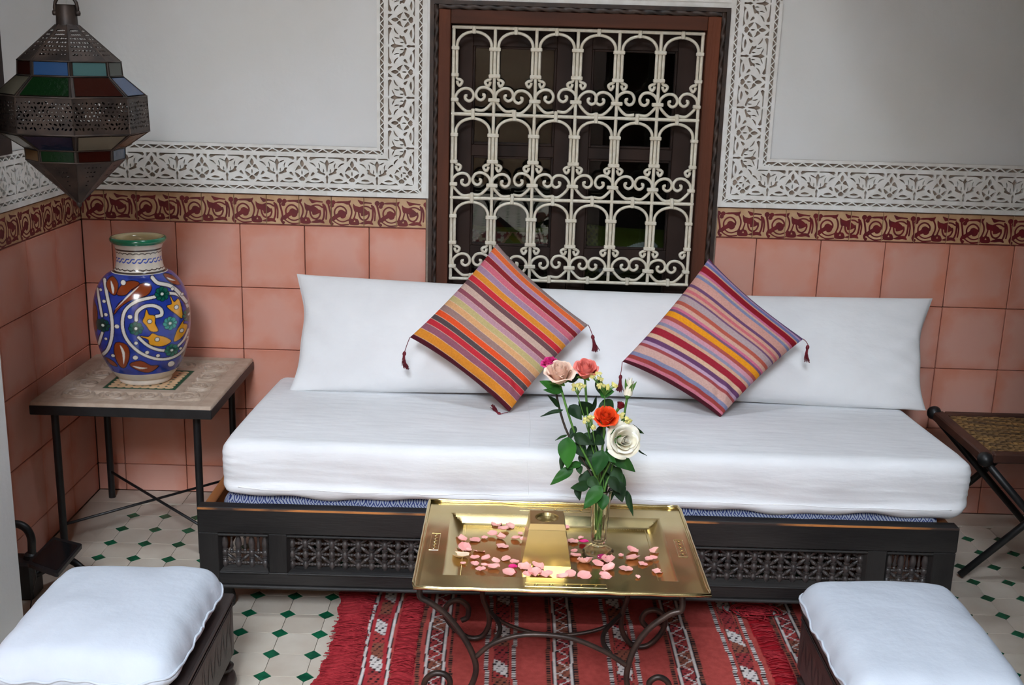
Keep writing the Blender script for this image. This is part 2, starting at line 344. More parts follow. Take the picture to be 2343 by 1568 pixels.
# rounded box as a displaced cube surface
def rbox(lo, hi, r, step=.02, fn=None):
    lo = np.array(lo, float); hi = np.array(hi, float); n = np.maximum(2, np.ceil((hi-lo)/step).astype(int))
    bm = bmesh.new(); grid = {}
    def vert(i, j, k):
        q = (i, j, k)
        if q not in grid: grid[q] = bm.verts.new(lo+(hi-lo)*np.array(q)/n)
        return grid[q]
    for ax in range(3):
        a, b = [(1, 2), (2, 0), (0, 1)][ax]
        for side in (0, n[ax]):
            for i in range(n[a]):
                for j in range(n[b]):
                    c = []
                    for di, dj in ((0, 0), (1, 0), (1, 1), (0, 1)):
                        q = [0, 0, 0]; q[ax] = side; q[a] = i+di; q[b] = j+dj; c.append(vert(*q))
                    bm.faces.new(c if side else c[::-1])
    me = bpy.data.meshes.new('rounded'); bm.to_mesh(me); bm.free()
    P = np.empty(len(me.vertices)*3, np.float64); me.vertices.foreach_get('co', P); P = P.reshape(-1, 3)
    rr = np.minimum(r, (hi-lo)/2); inn = np.clip(P, lo+rr, hi-rr); d = P-inn; l = np.linalg.norm(d/rr, axis=1)
    Q = np.where(l[:, None] > 1e-9, inn+d/np.maximum(l, 1e-9)[:, None], P)
    if fn is not None: Q = fn(Q)
    me.vertices.foreach_set('co', Q.astype(np.float32).ravel()); me.polygons.foreach_set('use_smooth', [True]*len(me.polygons)); me.update()
    return me, Q
def frame_mtx(org, x, y, z): return Matrix(((x[0], y[0], z[0], org[0]), (x[1], y[1], z[1], org[1]), (x[2], y[2], z[2], org[2]), (0, 0, 0, 1)))
# ------------------------------------------------------------------ room shell
WX0, WX1, WZ0, WZ1 = 1.0724, 1.9565, .60, 1.572       # window opening
CEIL = 3.2; XR = 3.32; YF = -9.0
m = MB()
m.box((-.25, .012, -.05), (WX0, .25, CEIL)); m.box((WX1, .012, -.05), (XR, .25, CEIL)); m.box((WX0, .012, -.05), (WX1, .25, WZ0)); m.box((WX0, .012, WZ1), (WX1, .25, CEIL))
wall_back = struct('wall_back', mesh('wall_back', m.v, m.f), M['mortar'])
LWY, LWZ = -.47, 1.145                                  # near jamb and sill of the window in the left wall
m = MB(); m.box((-.25, LWY, -.05), (-.012, .012, CEIL)); m.box((-.25, YF, -.05), (-.012, LWY, LWZ)); m.box((-.25, -1.4, 2.1), (-.012, LWY, CEIL)); m.box((-.25, YF, LWZ), (-.012, -1.4, OPZ))
wall_left = struct('wall_left', mesh('wall_left', m.v, m.f), M['mortar'])
m = MB(); m.box((XR, YF, -.05), (XR+.2, .25, OPZ)); m.box((1.9, YF, -.05), (XR, -3.8, CEIL)); wall_right = struct('wall_right', mesh('wall_right', m.v, m.f), M['cedar'])  # second box is an unseen block added behind the camera to cut light rightwards
m = MB(); m.box((-.25, YF-.2, -.05), (XR+.2, YF, OPZ)); wall_front = struct('wall_front', mesh('wall_front', m.v, m.f), M['ceilwood'])
# gallery ceiling over the seating niche; the patio in front of it is open to the sky
m = MB()
for x0, x1, y0, y1 in ((-.25, XR+.2, OPY1, SKY0), (-.25, XR+.2, SKY1, .25), (-.25, SKX0, SKY0, SKY1), (SKX1, XR+.2, SKY0, SKY1), (OPX1, XR+.2, YF, OPY1), (-.25, OPX0, YF, OPY1)): m.box((x0, y0, CEIL), (x1, y1, CEIL+.25))
m.box((-.25, OPY1, CEIL+.25), (XR+.2, OPY1+.2, OPZ)); m.box((OPX1, YF, CEIL+.25), (OPX1+.2, OPY1, OPZ)); ceiling = struct('ceiling', mesh('ceiling', m.v, m.f), M['ceilwood'])
m = MB(); m.box((-.25, YF-.2, -.3), (XR+.2, .25, -.006)); floor = struct('floor', mesh('floor', m.v, m.f), M['grout'])
# plaster skins
TZ, BZ0, BZ1, FZ0, FHT = .891, .891, .985, .987, .150
def part_box(name, lo, hi, mt, parent, bev=0.0): return MB().box(lo, hi, bev).build(name, mt, parent)
part_box('plaster_panel', (0, 0, FZ0+FHT), (.9147, .02, CEIL), M['plaster'], wall_back)
part_box('plaster_panel', (2.1074, 0, FZ0+FHT), (XR, .02, CEIL), M['plaster'], wall_back)
part_box('plaster_panel', (.9147, 0, 1.737), (2.1074, .02, CEIL), M['plaster'], wall_back)
part_box('plaster_panel', (-.02, LWY, FZ0+FHT), (0, 0, CEIL), M['plaster'], wall_left)
part_box('plaster_panel', (-.02, -1.4, 2.1), (0, LWY, CEIL), M['plaster'], wall_left)
part_box('plaster_panel', (-.02, YF, FZ0+FHT), (0, -1.4, OPZ), M['plaster'], wall_left)
# plaster reveal round the window frame
for lo, hi in (((1.0647, -.004, FZ0), (WX0, .05, WZ1+.015)), ((WX1, -.004, FZ0), (1.9580, .05, WZ1+.015)), ((WX0, -.004, WZ1), (WX1, .05, WZ1+.015))):
    part_box('plaster_reveal', lo, hi, M['stucco'], wall_back)
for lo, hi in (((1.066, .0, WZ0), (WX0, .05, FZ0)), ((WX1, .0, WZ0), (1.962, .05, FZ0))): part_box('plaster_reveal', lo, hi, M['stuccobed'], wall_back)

# --- pink wall tiles
_tc = {}
def tilemesh(wd, ht, th=.0115, key='t'):
    k = (key, round(wd, 3), round(ht, 3))
    if k not in _tc:
        q = MB().box((-wd/2, 0, -ht/2), (wd/2, th, ht/2), .0016); _tc[k] = mesh('wall_tile', q.v, q.f)
    return _tc[k]
G = .0011
XJ = .289
def put_tile(x0, x1, z0, z1, name='wall_tile'):
    o = obj(name, tilemesh(x1-x0-2*G, z1-z0-2*G), M['pink'], None, ((x0+x1)/2, random.uniform(0, .0012), (z0+z1)/2)); setparent(o, wall_back)
rows = [(TZ-.2*(k+1), TZ-.2*k) for k in range(4)]+[(0.0, TZ-.8)]
xs = [0.0]+[XJ-.2+.2*k for k in range(0, 17)]; xs = [x for x in xs if x < XR-.05]+[XR]
for ri, (z0, z1) in enumerate(rows):
    nm = 'skirting_tile' if ri == 4 else 'wall_tile'
    for x0, x1 in zip(xs[:-1], xs[1:]):
        if z1 <= WZ0 or x1 <= 1.066 or x0 >= 1.962: put_tile(x0, x1, z0, z1, nm)
        else:
            if x0 < 1.066-.01: put_tile(x0, 1.066, z0, z1, nm)
            if x1 > 1.962+.01: put_tile(1.962, x1, z0, z1, nm)
ys = [0.0]+[.2047+.2*k for k in range(0, 16)]
for ri, (z0, z1) in enumerate(rows):
    for y0, y1 in zip(ys[:-1], ys[1:]):
        o = obj('skirting_tile' if ri == 4 else 'wall_tile', tilemesh(y1-y0-2*G, z1-z0-2*G), M['pink'], None, (-random.uniform(0, .0012), -(y0+y1)/2, (z0+z1)/2), (0, 0, math.pi/2)); setparent(o, wall_left)

# --- border tiles with oxblood scroll motif
PX = np.arange(150); UU, VV = np.meshgrid((PX+.5)/150*1080+160, np.arange(96), indexing='ij')
YB = 738-(VV/95.0)*680
def motif_field():
    out = np.full(UU.shape, -1e3)
    for sh in (-1080, 0, 1080):
        X = UU+sh; Y = YB+.03*(X-630)
        A = []
        A.append(sd_poly([(248, 590), (300, 500), (405, 430), (428, 378), (490, 350), (560, 385), (597, 420), (588, 505), (540, 545), (480, 540), (465, 512), (400, 540), (330, 595), (280, 605)], X, Y, 3))
        A.append(sd_line([(345, 480), (338, 390), (380, 310), (460, 272), (545, 300), (598, 370), (598, 440)], 36, X, Y))
        A.append(sd_line([(385, 560), (450, 605), (540, 618), (650, 580)], 30, X, Y)); A.append(sd_line([(300, 590), (380, 650), (480, 688), (645, 680)], 28, X, Y))
        A.append(sd_line([(205, 240), (230, 340), (250, 430), (268, 540)], 42, X, Y))
        for c, r in (((205, 180), 56), ((312, 188), 50), ((285, 255), 46), ((285, 665), 30)): A.append(sd_disc(c, r, X, Y))
        A.append(sd_poly([(350, 190), (420, 162), (640, 158), (702, 138), (680, 215), (620, 240), (540, 205), (420, 205)], X, Y, 3))
        A.append(sd_line([(265, 540), (238, 610), (268, 668)], 52, X, Y))
        A.append(sd_line([(655, 215), (708, 320), (718, 430), (685, 540)], 36, X, Y))
        A.append(sd_poly([(752, 215), (800, 262), (920, 296), (985, 312), (1060, 370), (1105, 425), (1080, 455), (1000, 492), (930, 492), (915, 430), (850, 402), (790, 402), (758, 320)], X, Y, 3))
        A.append(sd_line([(915, 300), (1000, 276), (1085, 288), (1150, 330)], 34, X, Y))
        A.append(sd_line([(1095, 400), (1105, 470), (1068, 552), (1000, 586), (930, 560), (888, 490), (872, 405)], 38, X, Y))
        B = sd_poly([(800, 395), (822, 430), (795, 540), (850, 560), (888, 640), (870, 692), (760, 698), (662, 672), (655, 560), (690, 515), (722, 560), (762, 520)], X, Y, 3)
        A.append(np.minimum(B, -sd_poly([(785, 575), (803, 628), (757, 622)], X, Y)))
        A.append(sd_poly([(888, 660), (1000, 612), (1090, 598), (1162, 620), (1197, 692), (1100, 672), (1000, 682)], X, Y, 3))
        A.append(sd_line([(1165, 260), (1185, 330), (1190, 430), (1180, 540), (1158, 605)], 42, X, Y))
        A.append(sd_poly([(852, 128), (950, 163), (1100, 186), (1165, 200), (1150, 225), (1030, 214), (930, 240), (890, 200)], X, Y, 3))
        A.append(sd_line([(120, 250), (150, 330), (160, 420), (150, 560)], 36, X, Y))
        out = np.maximum(out, np.max(A, 0))
    out = np.maximum(out, np.maximum(sd_line([(-2000, 752), (3000, 902)], 20, UU, YB+.03*(UU-630), 0), -1e3))
    return out
MOT = motif_field(); MOT = np.maximum(MOT, 10-np.abs(YB-722)); MOT = np.maximum(MOT, 9-np.abs(YB-70))
_bt = {}
def border_meshes(ph, wd):
    k = (round(ph*1000), round(wd, 3))
    if k not in _bt:
        a = MB().box((0, 0, 0), (wd, BZ1-BZ0-.001, .011), .0012); f = lambda x, y, z: (x, -z+.0115, y)
        body = mesh('border_tile', [f(*q) for q in a.v], a.f)
        nx = max(2, int(round(wd/.0012))); gx = np.linspace(.0006, wd-.0006, nx+1); gy = np.linspace(.0008, BZ1-BZ0-.0018, 76)
        iu = ((gx+ph)/.15*150-.5) % 150; i0 = np.floor(iu).astype(int) % 150; i1 = (i0+1) % 150; fu = (iu-np.floor(iu))[:, None]
        vv = gy/(BZ1-BZ0)*95; j0 = np.clip(np.floor(vv).astype(int), 0, 94); fv = (vv-j0)[None, :]
        Fg = (1-fu)*((1-fv)*MOT[i0][:, j0]+fv*MOT[i0][:, j0+1])+fu*((1-fv)*MOT[i1][:, j0]+fv*MOT[i1][:, j0+1])
        V, Fc = isomesh(Fg, gx, gy, .01125, None, f)
        _bt[k] = (body, clean(mesh('glaze_motif', V, Fc)))
    return _bt[k]
xseam = hit(684.5, 485, 'y', 0)[0] % .1; xmot = hit(636.4, 485, 'y', 0)[0]
def border_run(x0, x1, parent, left=False):
    e = [x0]+[xseam+.1*k for k in range(-2, 40) if x0+.012 < xseam+.1*k < x1-.012]+[x1]
    for a, b in zip(e[:-1], e[1:]):
        body, mo = border_meshes((a+G-xmot) % .15, b-a-1.2*G)
        if left: mt = Matrix.Translation((0, a, BZ0)) @ Matrix.Rotation(math.pi/2, 4, 'Z')
        else: mt = Matrix.Translation((a, random.uniform(0, .0008), BZ0))
        t = obj('border_tile', body, M['bordertile'], parent, mtx=mt); obj('glaze_motif', mo, M['borderred'], t, mtx=mt)
border_run(0.0, 1.066, wall_back); border_run(1.962, XR, wall_back); border_run(-1.1, 0.0, wall_left, True)

# --- carved stucco frieze
def floral(S, T):       # S along 0..150 mm (palmette axes at 0/150, diamond axis at 75), T 0..80 mm up
    a = np.abs(((S+75) % 150)-75); a = 75-a          # distance from diamond axis 0..75
    X = 612+a/75*675; Y = 1150-T/80*750
    h = []
    P = lambda *p: h.append(sd_poly(p, X, Y, 2))
    P((560, 600), (612, 492), (664, 603), (612, 702)); h.append(sd_poly([(630, 396), (750, 404), (750, 528)], X, Y))
    P((843, 404), (1232, 410), (1228, 436), (985, 442), (845, 508)); P((818, 568), (885, 574), (945, 612), (990, 695), (930, 645), (868, 604))
    P((705, 650), (803, 820), (745, 775), (638, 738)); P((596, 800), (612, 795), (630, 865), (612, 925)); P((804, 850), (738, 1000), (662, 950)); P((555, 1033), (612, 965), (694, 1035), (640, 1100))
    P((878, 868), (915, 840), (950, 875), (930, 908), (842, 954)); P((1006, 732), (1082, 736), (1100, 790), (1150, 842), (1236, 876), (1222, 920), (1130, 892), (1028, 848), (1048, 790))
    P((858, 1046), (960, 1008), (1090, 1050), (1000, 1074), (900, 1066)); h.append(sd_poly([(688, 1158), (765, 1090), (850, 1126), (960, 1138), (1075, 1126), (1158, 1084), (1236, 1172), (960, 1172)], X, Y))
    P((1287, 480), (1238, 568), (1222, 592), (1254, 640), (1264, 720), (1287, 835), (1330, 700)); P((1082, 514), (1160, 536), (1226, 582), (1180, 580), (1128, 550)); P((1056, 570), (1099, 640), (1086, 728), (1074, 650))
    P((1190, 735), (1210, 800), (1183, 850)); h.append(sd_poly([(1292, 900), (1253, 970), (1270, 1050), (1258, 1172), (1300, 1172)], X, Y))
    return -np.max(h, 0)/12.0*1.24-.35
def zig(S, T, per, ht):   # zigzag ribs over recess, T 0..ht
    ph = (S % per)/per; tri = np.abs(ph*2-1)*ht
    return np.maximum(1.5-np.abs(T-tri)*.80, -1.6)
def frieze(S, T, per=37.5):        # millimetres, T 0..150
    F = np.full(S.shape, 3.0)
    fl = floral(S, T-37.0); F = np.where((T > 37) & (T < 116.5), fl, F)
    F = np.where((T > 13.5) & (T < 24.5), np.maximum(zig(S, T-13.5, per, 11), np.maximum(13.6-T, T-24.4)), F)
    F = np.where((T > 128.5) & (T < 140.5), np.maximum(zig(S+12, T-128.5, per, 12), np.maximum(128.6-T, T-140.4)), F)
    return F
NS = 124; gs = np.linspace(0, 150, NS+1); SS, TT = np.meshgrid(gs, gs, indexing='ij')
def fmesh(F, nm):
    V, Fc = isomesh(F, gs/1000, gs/1000, .006, -.0055); return clean(mesh(nm, V, Fc))
me_mod = fmesh(frieze(SS, TT), 'carved_block'); me_modv = fmesh(frieze(SS, TT, 25.0), 'carved_block')
CF = np.where(SS+TT < 150, frieze(SS, TT), frieze(TT, 150-SS, 25.0)); dg = np.abs(SS+TT-150)/1.414; CF = np.maximum(CF, 1.2-dg*.6)
me_cl = fmesh(CF, 'corner_block'); me_cr = fmesh(CF[::-1], 'corner_block')
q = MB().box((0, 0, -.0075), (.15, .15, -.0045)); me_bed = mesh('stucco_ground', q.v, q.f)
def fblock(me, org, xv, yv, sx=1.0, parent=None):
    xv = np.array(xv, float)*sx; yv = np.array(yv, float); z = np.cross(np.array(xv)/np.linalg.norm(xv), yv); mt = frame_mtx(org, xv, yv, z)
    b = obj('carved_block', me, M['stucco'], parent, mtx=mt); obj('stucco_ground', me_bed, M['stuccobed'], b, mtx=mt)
Xv, Yv, Zv = np.eye(3)
s = .9147/6/.15
for k in range(6): fblock(me_mod, (k*.15*s, -.0, FZ0), Xv, Zv, s, wall_back)
fblock(me_cl, (.9147, 0, FZ0), Xv, Zv, 1, wall_back); fblock(me_cr, (1.9574, 0, FZ0), Xv, Zv, 1, wall_back)
for k in range(3): fblock(me_modv, (1.0647, 0, FZ0+.15*(k+1)), Zv, -Xv, 1, wall_back); fblock(me_modv, (1.9574, 0, FZ0+.15*(k+2)), -Zv, Xv, 1, wall_back)
for k in range(6): fblock(me_mod, (1.0647+k*.14878, 0, 1.587), Xv, Zv, .14878/.15, wall_back)
fblock(me_cr, (1.0647, 0, 1.737), -Xv, -Zv, 1, wall_back); fblock(me_cl, (2.1074, 0, 1.737), -Xv, -Zv, 1, wall_back)
for k in range(8): fblock(me_mod, (2.1074+.15*k, 0, FZ0), Xv, Zv, 1, wall_back)
for k in range(7): fblock(me_mod, (0, -.15*(k+1), FZ0), Yv, Zv, 1, wall_left)

# --- floor tiles: octagons with green dots
TP, FX0, FY0, CC = .1, .178, -.2035, .0212
def prism(poly, z0, z1, ch):
    n = len(poly); P = np.array(poly); c = P.mean(0); inn = c+(P-c)*(1-ch/np.linalg.norm(P-c, axis=1))[:, None]
    v = [(x, y, z0) for x, y in P]+[(x, y, z1-ch*.6) for x, y in P]+[(x, y, z1) for x, y in inn]; f = [tuple(range(2*n, 3*n))]
    for r in (0, n):
        for k in range(n): f.append((r+k, r+(k+1) % n, r+n+(k+1) % n, r+n+k))
    return v, f
h = TP/2-.0006; c_ = CC
octo = [(h-c_, -h), (h, -h+c_), (h, h-c_), (h-c_, h), (-h+c_, h), (-h, h-c_), (-h, -h+c_), (-h+c_, -h)]
ov, of = prism(octo, -.009, 0, .0007); me_oct = mesh('floor_tile', ov, of)
d_ = CC-.0008; dv, df = prism([(d_, 0), (0, d_), (-d_, 0), (0, -d_)], -.009, -.0002, .0006); me_dot = mesh('green_dot', dv, df)
def seen(x, y):
    d = np.array([x, y, 0])-CAM; z = d @ _f; px, py = FW/2+FPX*(d @ _r)/z, FH/2-FPX*(d @ _u)/z
    return -60 < px < FW+60 and py < FH+60 and not (.70 < x < 2.42 and y > -.62) and not (1.0 < x < 2.03 and y > -1.4)
restA, restB = MB(), MB()
for i in range(-1, 32):
    for j in range(0, 86):
        x, y = FX0+TP*i, FY0-TP*j
        cx, cy = x+TP/2, y+TP/2
        if .1 < cx < XR-.03 and cy > YF+.05:
            if seen(cx, cy):
                o = obj('floor_tile', me_oct, M['floortile'], floor, (cx, cy, random.uniform(-.0006, 0)), (random.gauss(0, .0025), random.gauss(0, .0025), 0))
            else: restA.add([(a+cx, b+cy, c) for a, b, c in ov], of)
        if x < XR-.03 and x > .15 and y > YF+.08:
            if seen(x, y): obj('green_dot', me_dot, M['greentile'], floor, (x, y, random.uniform(-.0005, .0002)))
            else: restB.add([(a+x, b+y, c) for a, b, c in dv], df)
r_ = restA.build('floor_tile_field', M['floortile'], floor); r_['kind'] = 'stuff'
r_ = restB.build('green_dot_field', M['greentile'], floor); r_['kind'] = 'stuff'
# plain strip along the walls
for k in range(11):
    x0 = .002+.30*k; part_box('edge_slab', (x0, FY0+TP+.0008, -.009), (min(x0+.2985, XR), -.0005, 0), M['floortile'], floor, .0008)
for k in range(14): part_box('edge_slab', (.002, FY0+TP-.3*(k+1)+.001, -.009), (.1272, FY0+TP-.3*k, 0), M['floortile'], floor, .0008)

# ------------------------------------------------------------------ window
m = MB(); m.box((WX0, -.010, WZ0), (WX0+.012, .10, WZ1)); window = struct('window_1', mesh('window_1', m.v, m.f), M['woodrope'])
part_box('outer_moulding', (WX1-.012, -.010, WZ0), (WX1, .10, WZ1), M['woodrope'], window)
part_box('outer_moulding', (WX0+.012, -.010, WZ1-.012), (WX1-.012, .10, WZ1), M['woodrope'], window)
FI0, FI1, FIT = 1.1335, 1.8915, 1.506
part_box('jamb', (WX0+.026, -.012, WZ0), (FI0, .10, WZ1-.026), M['woodframe'], window, .002)
part_box('jamb', (FI1, -.012, WZ0), (WX1-.026, .10, WZ1-.026), M['woodframe'], window, .002)
part_box('head', (FI0+.0005, -.0125, FIT), (FI1-.0005, .10, WZ1-.026), M['woodframeh'], window, .002)
part_box('window_sill', (FI0, -.02, WZ0), (FI1, .12, WZ0+.04), M['woodframeh'], window, .003)
def rope(p0, p1, r, parent):
    p0, p1 = np.array(p0, float), np.array(p1, float); L = np.linalg.norm(p1-p0); ax = (p1-p0)/L
    a = np.cross(ax, [0, 1, 0]); a /= np.linalg.norm(a); b = np.cross(ax, a); n = int(L/.0022); nt_ = 14
    th = np.arange(nt_)/nt_*2*math.pi; P = np.zeros((nt_, n+1, 3))
    for k in range(n+1):
        z = L*k/n; rr = r*(1+.24*np.cos(2*th-z/.0075)); P[:, k] = p0+ax*z+rr[:, None]*(np.cos(th)[:, None]*a+np.sin(th)[:, None]*b)
    obj('rope_moulding', gridmesh('rope_moulding', P, wrapu=True), M['woodrope'], parent)
rope((WX0+.019, -.008, WZ0), (WX0+.019, -.008, WZ1-.014), .0068, window); rope((WX1-.019, -.008, WZ0), (WX1-.019, -.008, WZ1-.014), .0068, window); rope((WX0+.026, -.008, WZ1-.019), (WX1-.026, -.008, WZ1-.019), .0068, window)
# two casements
def sash(x0, x1, px0, px1):
    t = part_box('casement_stile', (x0, .062, WZ0+.04), (px0, .098, FIT), M['woodsash'], window, .0015)
    part_box('casement_stile', (px1, .062, WZ0+.04), (x1, .098, FIT), M['woodsash'], window, .0015)
    zz = [(1.444, FIT), (1.115, 1.149), (.777, .834), (WZ0+.04, .66)]
    for a, b in zz: part_box('rail', (px0, .064, a), (px1, .096, b), M['woodsash'], window, .0015)
    for (a, b), (c, d) in zip(zz[:-1], zz[1:]):
        z1, z0 = a, d
        part_box('glass_pane', (px0, .084, z0), (px1, .087, z1), M['glass'], window)
        for lo, hi in (((px0, .066, z0), (px0+.007, .083, z1)), ((px1-.007, .066, z0), (px1, .083, z1)), ((px0+.007, .066, z1-.007), (px1-.007, .083, z1)), ((px0+.007, .066, z0), (px1-.007, .083, z0+.007))):
            part_box('bead', lo, hi, M['woodsash'], window, .002)
sash(FI0, 1.5055, 1.1985, 1.4529); sash(1.5075, FI1, 1.5593, 1.8190)
m = MB()
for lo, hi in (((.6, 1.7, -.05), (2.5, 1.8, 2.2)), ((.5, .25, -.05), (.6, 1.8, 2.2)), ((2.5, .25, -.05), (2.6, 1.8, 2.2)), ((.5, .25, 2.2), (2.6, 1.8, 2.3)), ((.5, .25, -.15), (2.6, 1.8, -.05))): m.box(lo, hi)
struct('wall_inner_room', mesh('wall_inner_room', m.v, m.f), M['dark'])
# window in the left wall
m = MB(); m.box((-.06, LWY-.055, LWZ), (.006, LWY, 2.1)); w2 = struct('window_2', mesh('window_2', m.v, m.f), M['woodsash'])
part_box('window_sill', (-.06, -1.4, LWZ-.012), (.012, LWY, LWZ+.03), M['woodsash'], w2); part_box('head', (-.06, -1.4, 2.05), (.006, LWY-.055, 2.1), M['woodsash'], w2)
part_box('glass_pane', (-.052, -1.4, LWZ+.03), (-.049, LWY-.055, 2.05), M['glass'], w2); part_box('shutter', (-.25, -1.4, LWZ), (-.2, LWY, 2.1), M['woodsash'], w2)

# white pillar in front of the left wall
m = MB(); m.box((.0, -1.40, 0), (.1835, -1.0, CEIL), .004); struct('pillar', mesh('pillar', m.v, m.f), M['plaster'])
m = MB(); m.box((2.33, -2.10, 0), (XR, -1.74, CEIL), .004); struct('pillar', mesh('pillar', m.v, m.f), M['cedar'])  # unseen pier, added to keep light off the right side
# unseen low cedar slab, added to shade the right side
m = MB(); m.box((2.10, -2.1, 1.86), (XR, -.60, 1.94)); struct('shade_slab', mesh('shade_slab', m.v, m.f), M['cedar'])
# ------------------------------------------------------------------ iron grille
GX0, GX1, GZ0, GZ1, GY = 1.1425, 1.8815, .738, 1.4965, .006
grille = thing('window_grille', 'white painted iron grille with arches and scrolls in the wooden window', 'window grille', ((GX0+GX1)/2, GY, GZ0))
cw, rh = (GX1-GX0)/6, (GZ1-GZ0)/3
q = MB().tube([(0, 0, GZ0), (0, 0, GZ1)], .0052, 10); me_vb = mesh('upright_bar', q.v, q.f, True, 40)
for k in range(7): obj('upright_bar', me_vb, M['iron_white'], grille, (GX0+cw*k, GY, 0))
q = MB().tube([(GX0-.005, 0, 0), (GX1+.005, 0, 0)], .0052, 10); me_hb = mesh('cross_bar', q.v, q.f, True, 40)
for k in range(4): obj('cross_bar', me_hb, M['iron_white'], grille, (0, GY, GZ1-rh*k))
# arch rod with a small curl at both ends; local origin top-left of the cell
def halfarch():
    o = .0105; P = [(cw/2, -.0125)]
    for a in range(80, -1, -16): P.append((cw/2-(cw/2-o)*math.cos(math.radians(a)), -.0125-.040+.040*math.sin(math.radians(a))))
    P += [(o, -rh*.30), (o, -rh*.45), (o, -rh*.565), (o+.003, -rh*.592), (o+.010, -rh*.600), (o+.0165, -rh*.622), (o+.013, -rh*.655), (o+.0075, -rh*.668), (o+.0025, -rh*.640), (o+.002, -rh*.615)]
    return P
H = halfarch(); full = [(x, 0, z) for x, z in H[::-1]]+[(cw-x, 0, z) for x, z in H[1:]]
q = MB().tube(cat(full, 4), .0046, 8); me_arch = mesh('arch_rod', q.v, q.f, True)
sp = [(1045, 1203), (960, 1176), (886, 1108), (853, 1040), (866, 985), (906, 945), (955, 930), (1004, 945), (1032, 995), (1022, 1045), (985, 1066), (952, 1045), (948, 1012), (970, 1008)]
S2 = [((x-837)/415*cw, 0, -(y-290)/921*rh) for x, y in sp]; S2[0] = (cw/2, 0, -rh+.0115)
q = MB().tube(cat(S2, 5), .0046, 8); me_scr = mesh('scroll_rod', q.v, q.f, True)
q = MB().tube(cat([(cw-x, y, z) for x, y, z in S2], 5), .0046, 8); me_scr2 = mesh('scroll_rod', q.v, q.f, True)
q = MB().box((-.0175, -.0075, -.0055), (.0175, .0075, .0055), .002); me_c3 = mesh('collar', q.v, q.f)
q = MB().box((-.0115, -.0075, -.0055), (.0115, .0075, .0055), .002); me_c2 = mesh('collar', q.v, q.f)
q = MB().box((-.0055, -.0078, -.0115), (.0055, .0078, .0115), .002); me_cv = mesh('collar', q.v, q.f)
q = MB().box((-.0055, -.0078, -.016), (.0055, .0078, .016), .002); me_cv2 = mesh('collar', q.v, q.f)
jit = lambda a=.003: random.uniform(-a, a)
for r in range(3):
    zt = GZ1-rh*r
    for c in range(6):
        x = GX0+cw*c; tilt = jit(.006)
        obj('arch_rod', me_arch, M['iron_white'], grille, (x, GY+jit(.001), zt)); obj('scroll_rod', me_scr, M['iron_white'], grille, (x, GY+jit(.001), zt+jit(.002)), (0, jit(.03), 0)); obj('scroll_rod', me_scr2, M['iron_white'], grille, (x, GY+jit(.001), zt+jit(.002)), (0, jit(.03), 0))
        obj('collar', me_cv if r == 0 else me_cv2, M['iron_white'], grille, (x+cw/2+jit(), GY-.001, zt-(.006 if r == 0 else 0)+jit(.001)), (0, jit(.04), 0))
        if r == 2: obj('collar', me_cv, M['iron_white'], grille, (x+cw/2+jit(), GY-.001, GZ0+.006))
    for c in range(7):
        x = GX0+cw*c; me_ = me_c3 if 0 < c < 6 else me_c2; dx = .0055 if c == 0 else (-.0055 if c == 6 else 0)
        for fz in (.235, .555, .835): obj('collar', me_, M['iron_white'], grille, (x+dx, GY-.001, zt-rh*fz+jit(.003)), (0, jit(.03), 0))

# ------------------------------------------------------------------ pillow builder
def pillow(c00, c10, c11, c01, thick, nu=90, nv=60, bow=(.02, .02), ex=.5, kk=2.6, wr=None, nrm=None, back=.8, pinch=0.0):
    c00, c10, c11, c01 = [np.array(c, float) for c in (c00, c10, c11, c01)]
    u = np.linspace(0, 1, nu); v = np.linspace(0, 1, nv); U, V = np.meshgrid(u, v, indexing='ij')
    bu = 4*U*(1-U); bv = 4*V*(1-V)
    Ub = U+(.5-U)*2*bow[0]*bv; Vb = V+(.5-V)*2*bow[1]*bu
    Ub = np.clip(Ub, 0, 1); Vb = np.clip(Vb, 0, 1)
    P = ((1-Ub)*(1-Vb))[..., None]*c00+(Ub*(1-Vb))[..., None]*c10+(Ub*Vb)[..., None]*c11+((1-Ub)*Vb)[..., None]*c01
    if nrm is None: nrm = np.cross(c10-c00, c01-c00); nrm = nrm/np.linalg.norm(nrm)
    pr = (1-np.abs(2*U-1)**kk)*(1-np.abs(2*V-1)**kk); t = np.clip(pr, 0, 1)**ex
    w1 = 0 if wr is None else wr(U, V)*np.clip(pr*3, 0, 1)
    return P+(thick*t+w1)[..., None]*nrm, P-(thick*back*t)[..., None]*nrm, U, V
def pillow_obj(name, F, B, m, cols=None, parent=None):
    nu, nv = F.shape[:2]; Pt = np.concatenate([F, B[::-1]], 0)      # u runs over the front, then back again
    cc = None if cols is None else np.concatenate([cols, cols[::-1]], 0)
    me = gridmesh(name, Pt, cc, wrapu=True); return obj(name, me, m, parent)

